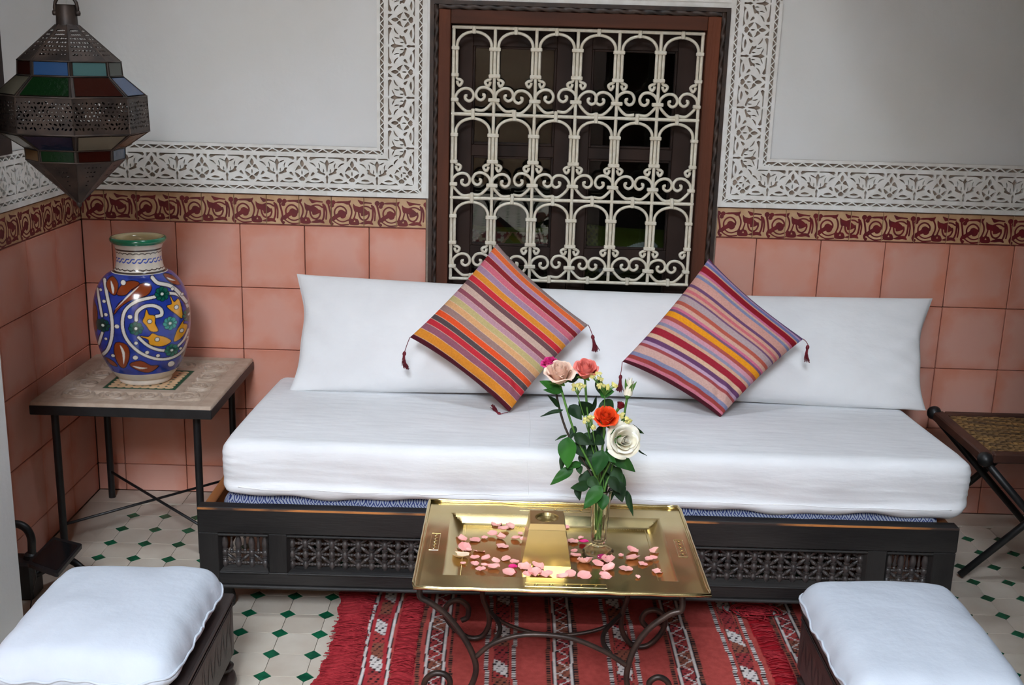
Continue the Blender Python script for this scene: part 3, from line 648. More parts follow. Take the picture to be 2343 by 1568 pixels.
# ------------------------------------------------------------------ daybed
BY = -.82; BX0, BX1, BT, BB = .5585, 2.4810, .299, .079
bed = thing('daybed_frame', 'long dark wooden daybed base with turned lattice panels along its front', 'daybed', ((BX0+BX1)/2, BY/2, 0))
RW = M['bedwood']; RV = M['bedwoodv']; bth = .035; YB0, YB1 = BY, BY+bth
zt0, zt1 = .229, BT        # top rail
zb0, zb1 = .088, .122      # bottom rail
px_post = hit(500, 1250, 'y', BY)[0]; s0 = hit(614, 1260, 'y', BY)[0]; s1 = hit(657, 1260, 'y', BY)[0]; s2 = hit(1982, 1290, 'y', BY)[0]; s3 = hit(2028, 1290, 'y', BY)[0]; s4 = hit(2133, 1290, 'y', BY)[0]
part_box('top_rail', (BX0, YB0-.002, zt0), (BX1, YB1, BT), RW, bed, .003)
part_box('worn_edge', (BX0+.002, YB0-.0026, BT-.0065), (BX1-.002, YB0+.0012, BT-.0015), M['wornwood'], bed)
part_box('bottom_rail', (px_post-.002, YB0, zb0), (s4+.002, YB1, zb1), RW, bed, .002)
part_box('foot_moulding', (BX0-.003, YB0-.008, BB), (BX1+.003, YB1, zb0), RW, bed, .003)
part_box('post', (BX0+.001, YB0, zb0), (px_post, YB1+.02, zt0), RV, bed, .002); part_box('post', (s4, YB0, zb0), (BX1-.001, YB1+.02, zt0), RV, bed, .002)
part_box('stile', (s0, YB0+.0008, zb1), (s1, YB1, zt0), RV, bed, .002); part_box('stile', (s2, YB0+.0008, zb1), (s3, YB1, zt0), RV, bed, .002)
part_box('side_board', (BX0+.004, YB1, .10), (BX0+.03, -.04, BT-.012), M['innerwood'], bed, .002); part_box('side_board', (BX1-.03, YB1, .10), (BX1-.004, -.04, BT-.012), M['innerwood'], bed, .002)
part_box('back_board', (BX0, -.04, .10), (BX1, -.015, BT-.012), RW, bed, .002); part_box('slat_deck', (BX0+.03, YB1, .235), (BX1-.03, -.04, .25), M['innerwood'], bed)
for x in (BX0+.05, BX1-.05):
    for y in (BY+.06, -.08): MB().lathe([(.022, 0), (.026, .02), (.02, .045), (.026, .06), (.026, BB+.012)], 16, org=(x, y, 0)).build('foot', RV, bed, True, 40)
# sloping sills and mouldings round the openings
def opening(x0, x1):
    m = MB(); m.add([(x0, YB0+.001, zb1), (x1, YB0+.001, zb1), (x1-.012, YB0+.021, zb1+.012), (x0+.012, YB0+.021, zb1+.012), (x0, YB1, zb1-.004), (x1, YB1, zb1-.004)], [(0, 1, 2, 3), (3, 2, 5, 4), (0, 3, 4), (1, 5, 2)]); m.build('panel_sill', RW, bed)
    part_box('panel_bead', (x0-.001, YB0-.004, zt0-.007), (x1+.001, YB0+.004, zt0-.001), RW, bed, .0018)
    part_box('panel_bead', (x0, YB0-.003, zb1-.004), (x1, YB0+.003, zb1+.001), RW, bed, .0015)
    for xx, sg in ((x0, 1), (x1, -1)):
        m = MB(); m.add([(xx, YB0+.001, zb1), (xx+sg*.012, YB0+.021, zb1+.012), (xx+sg*.012, YB0+.021, zt0-.006), (xx, YB0+.001, zt0-.001)], [(0, 1, 2, 3)]); m.build('panel_splay', RV, bed)
for a, b in ((px_post, s0), (s1, s2), (s3, s4)): opening(a, b)
# turned lattice pieces
LY = YB0+.018; z_r = [.141, .1695, .1985]                       # three rows of balls
def spindle_prof(zs, top, small=False):
    p = [(.004, zs[0]-.014)]
    for i, z in enumerate(zs):
        p += [(.0055, z-.009), (.0082, z-.005), (.0086, z), (.0080, z+.005), (.0050, z+.0085)]
        if z+.0145 < top: p += [(.0050, z+.0105), (.0080, z+.0112), (.0082, z+.0128), (.0055, z+.0135), (.0080, z+.0146), (.0082, z+.0162), (.0050, z+.0172)]
    p += [(.0045, top)]; return p
q = MB().lathe([(r, z) for r, z in spindle_prof(z_r, zt0)], 12); me_sp = mesh('lattice_spindle', q.v, q.f, True, 50)
Lh = .0335
def bob(L):
    return [(.0028, 0), (.0036, L*.10), (.0030, L*.22), (.0042, L*.30), (.0034, L*.36), (.0046, L*.42), (.0048, L*.5), (.0046, L*.58), (.0034, L*.64), (.0042, L*.70), (.0030, L*.78), (.0036, L*.9), (.0028, L)]
def bobdiag(L): return [(.0030, 0), (.0044, L*.38), (.0054, L*.44), (.0044, L*.48), (.0056, L*.53), (.0046, L*.60), (.0030, L)]
n_sp = int(round((s2-s1-.020)/Lh)); pit = (s2-s1-.020)/n_sp; xg = [s1+.010+pit*k for k in range(n_sp+1)]
q = MB().lathe(bob(pit-.013), 8, 'x', (.0065, 0, 0)); me_bh = mesh('lattice_bobbin', q.v, q.f, True, 50)
dz = z_r[1]-z_r[0]; Ld = math.hypot(pit, dz)
q = MB().lathe(bobdiag(Ld-.012), 8, 'x', (.006, 0, 0)); me_bd = mesh('lattice_diagonal', q.v, q.f, True, 50)
ang = math.atan2(dz, pit)
def lattice(xg, rows, diag, spm):
    for i, x in enumerate(xg):
        obj('lattice_spindle', spm[i % len(spm)], M['lattice'], bed, (x, LY, 0))
        if i+1 < len(xg):
            for r, z in enumerate(rows): obj('lattice_bobbin', me_bh, M['lattice'], bed, (x, LY, z))
    for i in range(len(xg)-1):
        for r in diag:
            z = z_r[0]+dz*r                                   # cell between row r and r+1
            up = (i+r) % 2 == 1
            if up: obj('lattice_diagonal', me_bd, M['lattice'], bed, (xg[i], LY, z), (0, -ang, 0))
            else: obj('lattice_diagonal', me_bd, M['lattice'], bed, (xg[i], LY, z+dz), (0, ang, 0))
lattice(xg, z_r, (0, 1, 2), [me_sp])
bal = [(.004, zb1)]+[(.0055, z_r[0]-.009), (.0086, z_r[0]-.003), (.0086, z_r[0]+.004), (.005, z_r[0]+.0085), (.008, z_r[0]+.011), (.0055, z_r[0]+.0135), (.008, z_r[0]+.016), (.005, z_r[0]+.018), (.0082, z_r[1]-.004), (.0082, z_r[1]+.004), (.0055, z_r[1]+.007), (.0082, z_r[1]+.009), (.006, z_r[1]+.0105), (.0075, z_r[1]+.016), (.0088, z_r[1]+.024), (.0072, z_r[1]+.036), (.0048, z_r[1]+.044), (.0080, z_r[1]+.047), (.0080, z_r[1]+.0495), (.005, z_r[1]+.051), (.0075, zt0)]
q = MB().lathe(bal, 12); me_bal = mesh('baluster', q.v, q.f, True, 50)
thin = [(.0025, 0), (.0045, .003), (.0025, .006), (.0048, .012), (.0030, .026), (.0026, .034), (.0045, .037), (.0025, .040), (.0045, zt0-z_r[1]-.006)]
q = MB().lathe(thin, 10); me_thin = mesh('thin_baluster', q.v, q.f, True, 50)
for a, b in ((px_post, s0), (s3, s4)):
    pp = (b-a-.020-.004)/3; g = [a+.012+pp*k for k in range(4)]
    for i, x in enumerate(g):
        obj('baluster', me_bal, M['lattice'], bed, (x, LY, 0))
        if i < 3:
            for z in z_r[:2]: obj('lattice_bobbin', me_bh, M['lattice'], bed, (x, LY, z)).scale.x = pp/pit
            obj('thin_baluster', me_thin, M['lattice'], bed, (x+pp/2, LY, z_r[1]+.004))
            d = obj('lattice_diagonal', me_bd, M['lattice'], bed, (x, LY, z_r[1] if i % 2 == 0 else z_r[0]), (0, ang if i % 2 == 0 else -ang, 0)); d.scale.x = math.hypot(pp, dz)/Ld

# patterned base cushion, white mattress
def basefn(Q):
    Q = Q.copy(); Q[:, 1] += .004*np.sin(Q[:, 0]*17)+.003*np.sin(Q[:, 0]*41+1); return Q
me, Q = rbox((.612, -.788, .252), (2.445, -.06, .317), .03, .012, basefn)
# woven stripes of chevrons
def basecol(Q):
    x, z = Q[:, 0], Q[:, 2]; c = np.tile(lin((196, 200, 212)), (len(Q), 1))
    return c
bc = mat('blue_woven_cover', (205, 208, 216), .9, spec=.1)
nt = bc.node_tree; N = nt.nodes; L = nt.links
tc = N.new('ShaderNodeTexCoord'); sx = N.new('ShaderNodeSeparateXYZ'); L.new(tc.outputs['Object'], sx.inputs[0])
def mth(op, a, b=None, c=None):
    n = N.new('ShaderNodeMath'); n.operation = op
    for i, q in enumerate((a, b, c)):
        if q is None: continue
        if isinstance(q, (int, float)): n.inputs[i].default_value = q
        else: L.new(q, n.inputs[i])
    return n.outputs[0]
xx = sx.outputs['X']; zz = mth('SUBTRACT', sx.outputs['Z'], mth('MULTIPLY', sx.outputs['Y'], .7))
tri = mth('PINGPONG', xx, .010); v1 = mth('ADD', zz, mth('MULTIPLY', tri, .8)); st = mth('PINGPONG', v1, .0026); s_ = mth('LESS_THAN', st, .0011)
tri2 = mth('PINGPONG', mth('ADD', xx, zz), .004); s2_ = mth('LESS_THAN', tri2, .0014); band = mth('GREATER_THAN', mth('PINGPONG', zz, .02), .0095)
both = mth('ADD', mth('MULTIPLY', s_, band), mth('MULTIPLY', s2_, mth('SUBTRACT', 1, band)))
mx = N.new('ShaderNodeMix'); mx.data_type = 'RGBA'; L.new(both, mx.inputs['Factor']); mx.inputs['A'].default_value = rgba((150, 156, 170)); mx.inputs['B'].default_value = rgba((44, 56, 108))
gr = mth('LESS_THAN', mth('ABSOLUTE', mth('SUBTRACT', zz, .898)), .004); mg = N.new('ShaderNodeMix'); mg.data_type = 'RGBA'; L.new(mth('MULTIPLY', gr, mth('GREATER_THAN', s2_, .5)), mg.inputs['Factor']); L.new(mx.outputs['Result'], mg.inputs['A']); mg.inputs['B'].default_value = rgba((150, 180, 60))
L.new(mg.outputs['Result'], N['Principled BSDF'].inputs['Base Color'])
tag(obj('base_cushion', me, bc), 'blue and white woven seat pad squeezed under the white mattress', 'cushion')

def mattfn(Q):
    Q = Q.copy(); x, y, z = Q[:, 0].copy(), Q[:, 1].copy(), Q[:, 2].copy()
    fy = np.clip((-y-.10)/.70, 0, 1); top = np.clip((z-.33)/.12, 0, 1); u = (x-.62)/1.89
    Q[:, 2] += top*(-.036*(1-fy))+top*.004*np.sin(u*9+1)*np.sin(fy*3)
    front = np.clip((-y-.70)/.10, 0, 1)
    # hem and folds on the front
    zz = z-.004*np.sin(u*14)
    Q[:, 1] -= front*(.003*np.sin(u*23+4*z)*np.exp(-((z-.39)/.05)**2)+.002*np.sin(u*61+30*z)*np.exp(-((z-.36)/.03)**2)+.0055*np.tanh((.349-zz-.006*u)/.0022)*np.clip((.42-z)/.05, 0, 1)+.006*np.sin(np.pi*np.clip((z-.32)/.14, 0, 1)))
    low = np.clip((.345-z)/.03, 0, 1)
    Q[:, 2] += low*(.0045*np.sin(u*31)+.003*np.sin(u*73+1)-.006*(u-.15)*1.2)
    Q[:, 1] += front*.0009*np.sin(zz*260+u*12+2*np.sin(u*8))*np.exp(-((z-.375)/.03)**2)
    # gathered corners
    for cx in (.617, 2.512):
        d = np.exp(-((x-cx)/.04)**2)*front; Q[:, 1] += d*.010; Q[:, 2] -= d*top*.006; Q[:, 1] += d*.003*np.sin(z*300)
    Q[:, 0] += np.clip((x-2.45)/.05, 0, 1)*low*-.022
    Q[:, 0] += np.clip((.66-x)/.05, 0, 1)*low*.010
    return Q
me, Q = rbox((.615, -.800, .314), (2.512, -.07, .4655), (.030, .032, .028), .0075, mattfn)
mt_ = tag(obj('mattress', me, M['cloth2']), 'long white cotton covered mattress on the dark daybed base', 'mattress')
bt_ = bvh_of(me); sp_ = []
for k in range(160):
    x = .66+1.80*k/159; z = .3475+.0025*math.sin(x*5)-.004*(x-.6)+.0012*math.sin(x*31); h_ = bt_.ray_cast(Vector((x, -1.2, z)), Vector((0, 1, 0)))
    if h_[0] is not None: sp_.append((x, h_[0].y-.0004, z))
MB().tube(sp_, .0011, 5).build('hem_seam', M['cloth'], mt_, True)
sp_ = []
for k in range(60):
    y = -.10-.69*k/59; h_ = bt_.ray_cast(Vector((1.392+.004*math.sin(y*9), y, .7)), Vector((0, 0, -1))); sp_.append((h_[0].x, h_[0].y, h_[0].z+.0002))
for k in range(24):
    z = .435-.105*k/23; h_ = bt_.ray_cast(Vector((1.390+.003*math.sin(z*40), -1.2, z)), Vector((0, 1, 0)))
    if h_[0] is not None: sp_.append((h_[0].x, h_[0].y-.0002, h_[0].z))
MB().tube(sp_, .0008, 5).build('centre_seam', M['cloth'], mt_, True)

# bolster
ctop = [hit(679, 627, 'y', -.075), hit(2134, 683, 'y', -.075)]
cbot = [hit(660, 900, 'y', -.262), hit(2120, 946, 'y', -.285)]
def bw(U, V):
    a = waves(U*6, V*1.4, 8, 3.2, 3)*.004
    e = np.minimum(U, 1-U); g = np.exp(-(e/.05)**2); a += g*.006*np.sin((V*9+e*30)*2.4)+g*.004*np.sin(V*40-e*60)
    a += .005*np.exp(-((U-.72)/.03-(V-.2)*3)**2)
    return a
F, B, U, V = pillow(cbot[0], cbot[1], ctop[1], ctop[0], .078, 300, 90, (.012, .06), .42, 3.0, bw, back=.5)
# inflate mostly near the bottom, keep the lower seam on the mattress
mz = lambda y: .4665-.036*(1-np.clip((-y-.10)/.70, 0, 1)); F[..., 2] = np.maximum(F[..., 2], mz(F[..., 1])); B[..., 2] = np.maximum(B[..., 2], mz(B[..., 1])); B[..., 1] = np.minimum(B[..., 1], -.012)
e = np.minimum(U, 1-U); edge = np.exp(-(e/.012)**2)*np.sin(np.pi*V)
for G_ in (F, B): G_[..., 0] += edge*np.where(U > .5, -1, 1)*(.008+.004*np.sin(V*11))
tag(pillow_obj('bolster', F, B, M['cloth']), 'long white pillow leaning on the wall behind the striped cushions', 'pillow')

# ------------------------------------------------------------------ striped cushions
MA = (84, 26, 38)
ST1 = [(.035, MA), (.105, (220, 140, 48)), (.16, (150, 92, 108)), (.21, (196, 48, 60)), (.255, (88, 74, 76)), (.305, (230, 86, 44)), (.36, (158, 126, 120)), (.41, (222, 168, 118)), (.46, (196, 178, 124)), (.505, (190, 146, 158)), (.545, (146, 78, 92)), (.59, (202, 172, 158)), (.635, (112, 80, 84)), (.685, (204, 50, 60)), (.735, (222, 142, 52)), (.785, (168, 134, 158)), (.835, (208, 108, 126)), (.88, (140, 38, 44)), (.92, (176, 134, 164)), (.965, (230, 108, 58)), (1.01, (156, 132, 128))]
ST2 = [(.04, (206, 122, 140)), (.07, (160, 68, 64)), (.10, (132, 134, 164)), (.16, (208, 168, 158)), (.185, (160, 74, 76)), (.21, (190, 158, 182)), (.245, (106, 66, 104)), (.28, (216, 178, 150)), (.335, (160, 40, 56)), (.36, (212, 166, 140)), (.385, (144, 142, 166)), (.42, (208, 150, 164)), (.45, (176, 84, 76)), (.495, (238, 156, 34)), (.515, (126, 88, 118)), (.535, (208, 110, 138)), (.565, (212, 168, 150)), (.595, (184, 92, 76)), (.645, (182, 160, 162)), (.66, (118, 84, 116)), (.68, (210, 160, 140)), (.705, (208, 112, 120)), (.73, (212, 162, 142)), (.755, (112, 76, 112)), (.82, (212, 158, 146)), (.845, (132, 138, 170)), (.86, (210, 168, 150)), (.88, (206, 112, 144)), (.93, (148, 28, 42)), (.94, (214, 168, 140)), (.965, (116, 124, 172)), (.98, (186, 150, 180)), (1.01, (110, 84, 120))]
def stripes(s, lst, line=True):
    out = np.zeros(s.shape+(3,)); prev = 0.0
    for b, c in lst:
        mk = (s >= prev) & (s < b); out[mk] = lin(c)
        if line: out[(np.abs(s-b) < .0028)] = lin((232, 200, 176))
        prev = b
    out[s >= prev] = lin(lst[-1][1]); return out
def tassel_mesh(nm, bend=0.0, L=.052, seed=0):
    g = np.random.default_rng(seed); m = MB(); m.lathe([(.002, 0), (.0045, -.003), (.0055, -.008), (.0042, -.012), (.003, -.013)], 10)
    for k in range(26):
        a = g.uniform(0, 6.28); r = g.uniform(.1, 1)**.5; e = g.uniform(.85, 1.1)*L*.72; sp_ = g.uniform(.6, 1.2)
        p = [(.003*r*math.cos(a), .003*r*math.sin(a), -.012)]
        for t in (.35, .7, 1.0): p.append((.011*sp_*r*t*math.cos(a)+bend*t*t*.02+g.normal(0, .0006), .009*sp_*r*t*math.sin(a), -.012-e*t))
        m.tube(p, .00085, 4)
    return mesh(nm, m.v, m.f, True)
TM = [tassel_mesh('tassel', b, L, i) for i, (b, L) in enumerate(((0, .05), (.6, .05), (-.5, .052), (.3, .046)))]
def cushion(name, label, px, ys, lst, T, tass, seed, line, flip=False):
    # px: left, top, right, bottom corners in the photo; ys: their depth
    cl, ct, cr, cb = [hit(p[0], p[1], 'y', y) for p, y in zip(px, ys)]
    n = np.cross(cr-cb, cl-cb); n = n/np.linalg.norm(n); n = n if n[1] < 0 else -n
    def wr(U, V):
        a = waves(U*2.2, V*2.2, 8, 3.0, seed)*.003
        d = np.hypot(U-.93, V-.10); a += .008*np.exp(-(d/.16)**2)*np.sin((U+V)*34+seed)
        a += .004*np.exp(-((V-.06)/.07)**2)*np.sin(U*26+seed)
        return a
    # u: along the stripes (left->bottom / top->right), v: across the stripes (left->top)
    F, B, U, V = pillow(cl, cb, cr, ct, T, 150, 420, (.025, .035), .46, 2.8, wr, nrm=n, back=.75)
    for G_ in (F, B): G_[..., 2] = np.maximum(G_[..., 2], mz(G_[..., 1])+.002)
    o = thing(name, label, 'cushion', cb, 'striped cushions on the daybed')
    vv = V+waves(U*2, V*2, 6, 2.2, seed+3, 2)*.004
    cols = np.mean([stripes(vv+d_/420.0, lst, line) for d_ in (-.75, -.5, -.25, 0, .25, .5, .75)], 0)
    gi = np.where(V < .02, 0.0, 1.0); cols = cols*gi[..., None]+(1-gi[..., None])*lin(MA)
    pillow_obj('cover', F, B, M['attr'], cols, o)
    for (c, drop, mi, rot) in tass:
        base = {'l': cl, 't': ct, 'r': cr, 'b': cb}[c]+np.array(drop[0]); end = base+np.array(drop[1])
        m = MB().tube(cat([base, base*.5+end*.5+np.array([0, -.004, .002]), end], 4), .0011, 5); ta = obj('tassel', TM[mi], M['maroon'], o, end, rot); m.build('tassel_cord', M['maroon'], ta, True)
    return o
cushion('striped_cushion', 'cushion with broad orange, red and mauve stripes, nearer the blue vase', [(938, 772), (1137, 558), (1346, 744), (1165, 943)], [-.345, -.20, -.335, -.435], ST1, .055,
        [('l', ((0, 0, 0), (-.014, -.008, -.040)), 1, (0, .15, 0)), ('r', ((0, 0, 0), (.012, -.010, -.026)), 0, (0, -.25, 0)), ('b', ((-.004, -.004, 0), (-.022, -.014, -.002)), 2, (1.25, 1.2, 0))], 4, True)
cushion('striped_cushion', 'cushion with narrow pink, purple and ochre stripes, on the right', [(1424, 828), (1622, 592), (1838, 776), (1648, 955)], [-.345, -.20, -.335, -.435], ST2, .055,
        [('l', ((0, 0, 0), (-.004, -.010, -.036)), 0, (0, 0, 0)), ('t', ((0, -.004, 0), (.014, -.016, -.018)), 3, (.5, -.5, 0)), ('r', ((0, 0, 0), (.012, -.012, -.014)), 1, (0, .2, .6)), ('b', ((-.002, -.004, .0), (-.016, -.014, -.004)), 3, (.4, 1.45, 0))], 9, False)
# ------------------------------------------------------------------ side table
SX0, SX1, SY0, SY1, SZ = .020, .521, -.516, -.006, .463
st = thing('side_table', 'low square table with carved stone top and black legs in the corner', 'table', ((SX0+SX1)/2, (SY0+SY1)/2, 0))
part_box('edge_band', (SX0, SY0, SZ-.037), (SX1, SY1, SZ-.0095), M['ironblk'], st, .002)
n = 260; gx = np.linspace(SX0+.0015, SX1-.0015, n); gy = np.linspace(SY0+.0015, SY1-.0015, n); X, Y = np.meshgrid(gx, gy, indexing='ij')
mc = [hit(236, 887, 'z', SZ), hit(397, 894, 'z', SZ), hit(446, 849, 'z', SZ)]
qx0, qx1, qy0, qy1 = mc[0][0], (mc[1][0]+mc[2][0])/2, (mc[0][1]+mc[1][1])/2, mc[2][1]
dout = np.minimum(np.minimum(X-SX0, SX1-X), np.minimum(Y-SY0, SY1-Y)); dq = np.maximum(np.maximum(qx0-X, X-qx1), np.maximum(qy0-Y, Y-qy1))
band = (dout > .046) & (dq > .028)
def arab(X, Y):
    o = np.full(X.shape, -1.0)
    for k in range(16):
        a = k/16*2*math.pi; side = k//4; t = ((k % 4)+.5)/4
        L = .39; b0 = SX0+.055; c = [(b0+t*L, SY0+.093), (SX1-.093, SY0+.06+t*L), (SX1-.055-t*L, SY1-.093), (SX0+.093, SY1-.06-t*L)][side]
        d = np.hypot(X-c[0], Y-c[1]); an = np.arctan2(Y-c[1], X-c[0])*(1 if k % 2 else -1)
        sp = np.cos(an*1+d*340+k); o = np.maximum(o, np.where(d < .045, sp*np.clip((.048-d)/.012, 0, 1), -1))
        pet = np.cos(an*5+k)*.5+.5; o = np.maximum(o, np.where(d < .014, pet, -1))
    return o
ar = arab(X, Y); hgt = np.where(band, -.0075+.0074*np.clip(ar*1.6+.3, 0, 1), 0.0)
hgt += np.where((np.abs(dout-.042) < .0022) | (np.abs(dq-.031) < .002), -.0014, 0)
col = np.tile(lin((186, 166, 148)), X.shape+(1,)); worn = np.clip(waves(X*30, Y*30, 10, 4, 5)*.8-.25, 0, 1)*band
col = col*(1-worn[..., None]*.5)+lin((222, 214, 208))*worn[..., None]*.5
inq = dq < 0; col[inq] = lin((226, 190, 150))
gx_ = ((X-qx0)/(qx1-qx0)*9) % 1; gy_ = ((Y-qy0)/(qy1-qy0)*9) % 1
col[inq & (np.abs(gx_-.5)+np.abs(gy_-.5) < .24)] = lin((34, 74, 60)); col[inq & (dq > -.010)] = lin((34, 82, 58)); col[(dq > 0) & (dq < .0022)] = lin((150, 132, 116))
hgt[0] = hgt[-1] = -.010; hgt[:, 0] = hgt[:, -1] = -.010
obj('carved_top', gridmesh('carved_top', np.stack([X, Y, SZ+hgt], -1), col), M['carved'], st)
lx0, lx1, ly0, ly1 = .064, .462, -.455, -.064
q = MB().lathe([(.0105, 0), (.0105, SZ-.037)], 14); me_leg = mesh('leg', q.v, q.f, True, 40)
for x in (lx0, lx1):
    for y in (ly0, ly1): obj('leg', me_leg, M['ironblk'], st, (x, y, 0))
MB().tube([(lx0, ly0, .075), (lx1, ly1, .080)], .0042, 8).build('cross_brace', M['ironblk'], st, True); MB().tube([(lx0, ly1, .088), (lx1, ly0, .083)], .0042, 8).build('cross_brace', M['ironblk'], st, True)

# ------------------------------------------------------------------ painted vase
prof = [(.066, .463), (.072, .4645), (.0755, .470), (.0775, .4805), (.083, .4835), (.090, .492), (.0985, .505), (.117, .545), (.130, .595), (.1355, .645), (.133, .695), (.124, .733), (.111, .760), (.094, .780), (.078, .7895), (.0705, .795), (.066, .807), (.0632, .83), (.0640, .853), (.0675, .866), (.0745, .8735), (.0785, .879), (.0785, .884), (.075, .8885), (.068, .8875), (.059, .880), (.0555, .86), (.0555, .80), (.07, .78)]
# painting coordinates: front half of the body, traced in pixels of a close view
def paint(X, Y):
    c = np.tile(lin((38, 60, 152)), X.shape+(1,)); dk = np.clip(waves(X/90, Y/60, 10, 3, 8), 0, 1)[..., None]; c = c*(1-.35*dk)
    def lay(fp, colr, ol=0):
        kind, p, a = fp; q = np.array(p, float).reshape(-1, 2); pad = 14+(a if kind != 'poly' else 30)
        ix = np.nonzero((X > q[:, 0].min()-pad) & (X < q[:, 0].max()+pad) & (Y > q[:, 1].min()-pad) & (Y < q[:, 1].max()+pad))
        if len(ix[0]) == 0: return
        x_, y_ = X[ix], Y[ix]; f = sd_line(p, a, x_, y_) if kind == 'line' else (sd_poly(p, x_, y_, a) if kind == 'poly' else sd_disc(p, a, x_, y_))
        cc = c[ix]
        if ol: cc[f > -ol] = lin((18, 18, 40))
        cc[f > 0] = lin(colr); c[ix] = cc
    W = (222, 216, 205)
    for p, wd in (([(1165, 785), (1040, 810), (960, 870), (932, 960), (940, 1060), (985, 1150), (1060, 1225), (1160, 1275), (1260, 1280), (1340, 1240), (1388, 1150)], 20), ([(1025, 950), (1035, 890), (1090, 850), (1150, 850), (1195, 880), (1198, 922), (1162, 930)], 22), ([(1035, 1085), (1090, 1150), (1160, 1195), (1235, 1215)], 20), ([(1260, 770), (1320, 790), (1370, 850), (1395, 920)], 18), ([(1150, 655), (1185, 692), (1260, 715), (1320, 765), (1380, 860)], 22), ([(825, 670), (842, 800), (858, 900), (862, 1000), (850, 1100), (820, 1190), (780, 1250)], 20), ([(772, 740), (795, 930)], 16), ([(790, 1060), (755, 1170)], 16), ([(1290, 1200), (1350, 1150), (1385, 1080)], 16)):
        lay(('line', p, wd), W, 6)
    BR = (134, 58, 24)
    for p in ([(880, 905), (915, 830), (985, 775), (1040, 705), (1110, 690), (1140, 720), (1105, 770), (1000, 800), (925, 850)], [(905, 760), (950, 690), (1010, 672), (1060, 690), (1000, 730), (960, 765)], [(838, 690), (880, 645), (915, 690), (895, 765), (855, 745)], [(880, 1130), (950, 1145), (965, 1230), (930, 1335), (893, 1320), (865, 1220)], [(965, 1305), (1040, 1280), (1105, 1325), (1160, 1335), (1090, 1385), (1010, 1355)], [(1230, 640), (1290, 655), (1340, 720), (1280, 700)], [(735, 830), (762, 900), (745, 1060), (728, 960)], [(800, 1270), (850, 1290), (875, 1330), (830, 1320)], [(1330, 1280), (1370, 1250), (1355, 1310)]):
        lay(('poly', p, 3), BR, 6)
    for p in ([(1060, 705), (980, 765), (905, 850), (888, 870), (960, 800)], [(868, 670), (888, 720), (880, 760), (870, 720)], [(905, 1145), (935, 1210), (922, 1310), (918, 1220)], [(980, 1320), (1040, 1335), (1085, 1345), (1030, 1350)], [(1250, 660), (1310, 690), (1270, 680)]): lay(('poly', p, 3), W)
    YE = (226, 158, 36)
    for p in ([(1098, 875), (1112, 915), (1150, 928), (1150, 985), (1168, 1042), (1120, 1040), (1092, 995), (1070, 960), (1085, 925)], [(1045, 1075), (1100, 1085), (1130, 1060), (1165, 1080), (1215, 1100), (1255, 1140), (1190, 1168), (1110, 1145), (1100, 1105)], [(1265, 790), (1290, 840), (1320, 820), (1335, 860), (1345, 930), (1340, 972), (1300, 930), (1260, 890), (1240, 860), (1275, 850)], [(1368, 975), (1345, 1015), (1378, 1040), (1360, 1090), (1325, 1130), (1278, 1145), (1290, 1090), (1315, 1040)]): lay(('poly', p, 3), YE, 6)
    for p in ([(1115, 965)], [(1160, 1110)], [(1305, 880)], [(1335, 1070)]): lay(('disc', p[0], 14), W, 5)
    for (x, y), cl in (((1210, 770), (18, 92, 74)), ((1020, 1015), (18, 88, 76)), ((1255, 995), (48, 150, 136)), ((1258, 1215), (24, 110, 92)), ((797, 1000), (16, 66, 60)), ((1395, 960), (30, 96, 84))):
        for k in range(8): lay(('disc', (x+32*math.cos(k*.785), y+34*math.sin(k*.785)), 17), cl, 4)
        lay(('disc', (x, y), 26), tuple(int(v*.7) for v in cl)); lay(('disc', (x, y), 10), (220, 224, 216))
    for x, y, r in ((952, 682, 16), (985, 925, 15), (815, 818, 11), (823, 915, 12), (893, 1000, 15), (1015, 1130, 12), (1087, 1210, 13), (1160, 1245, 13), (1005, 1250, 17), (853, 1240, 12), (812, 1105, 10), (1285, 742, 11), (1352, 795, 10), (1250, 1335, 24), (1322, 1218, 10), (1378, 1145, 10), (795, 740, 9)): lay(('disc', (x, y), r), W, 4)
    return c
VX, VY = .2625, -.268; nth = 640
phi0 = math.atan2(CAM[1]-VY, CAM[0]-VX); th = np.arange(nth)/nth*2*math.pi-math.pi
# resample the profile finely on the body for the painting
pro2 = cat([(r, z) for r, z in prof[6:15]], 32); lowp = cat([(r, z) for r, z in prof[:7]], 6)[:-1]; upp = cat([(r, z) for r, z in prof[14:]], 16)[1:]
pz = np.concatenate([lowp, pro2, upp]); R_, Z_ = pz[:, 0], pz[:, 1]
P = np.stack([VX+R_[None]*np.cos(phi0+th)[:, None], VY+R_[None]*np.sin(phi0+th)[:, None], np.broadcast_to(Z_[None], (nth, len(Z_)))], -1)
TH, ZZ = np.meshgrid(th, Z_, indexing='ij'); RR = np.broadcast_to(R_[None], TH.shape); tf = np.where(np.abs(TH) > math.pi/2, np.sign(TH)*(math.pi-np.abs(TH)), TH)
XP = 1068+343*(RR/.1355)*np.sin(tf); YP = 640+(.787-ZZ)/.282*755+26*np.cos(tf)-18
idx = np.arange(len(Z_)); nl, nb = len(lowp), len(pro2)
cv = np.tile(lin((206, 196, 180)), TH.shape+(1,))
xa, ya = XP[:, nl:nl+nb], YP[:, nl:nl+nb]; cv[:, nl:nl+nb] = np.mean([paint(xa+dx, ya+dy) for dx, dy in ((-1.2, -.6), (.6, -1.2), (1.2, .6), (-.6, 1.2))], 0)
body = (idx[None] >= nl) & (idx[None] < nl+nb) & np.ones_like(TH, bool)
s_arc = TH*.066
neck = (~body) & (idx[None] >= nl+nb)
zn = ZZ
cv[neck] = lin((214, 206, 192))
def nk(mask, c): cv[neck & mask] = lin(c)
um = (s_arc*1000) % 16.5; vm = (zn-.8275)*1000; sw = np.full(um.shape, -9.0)
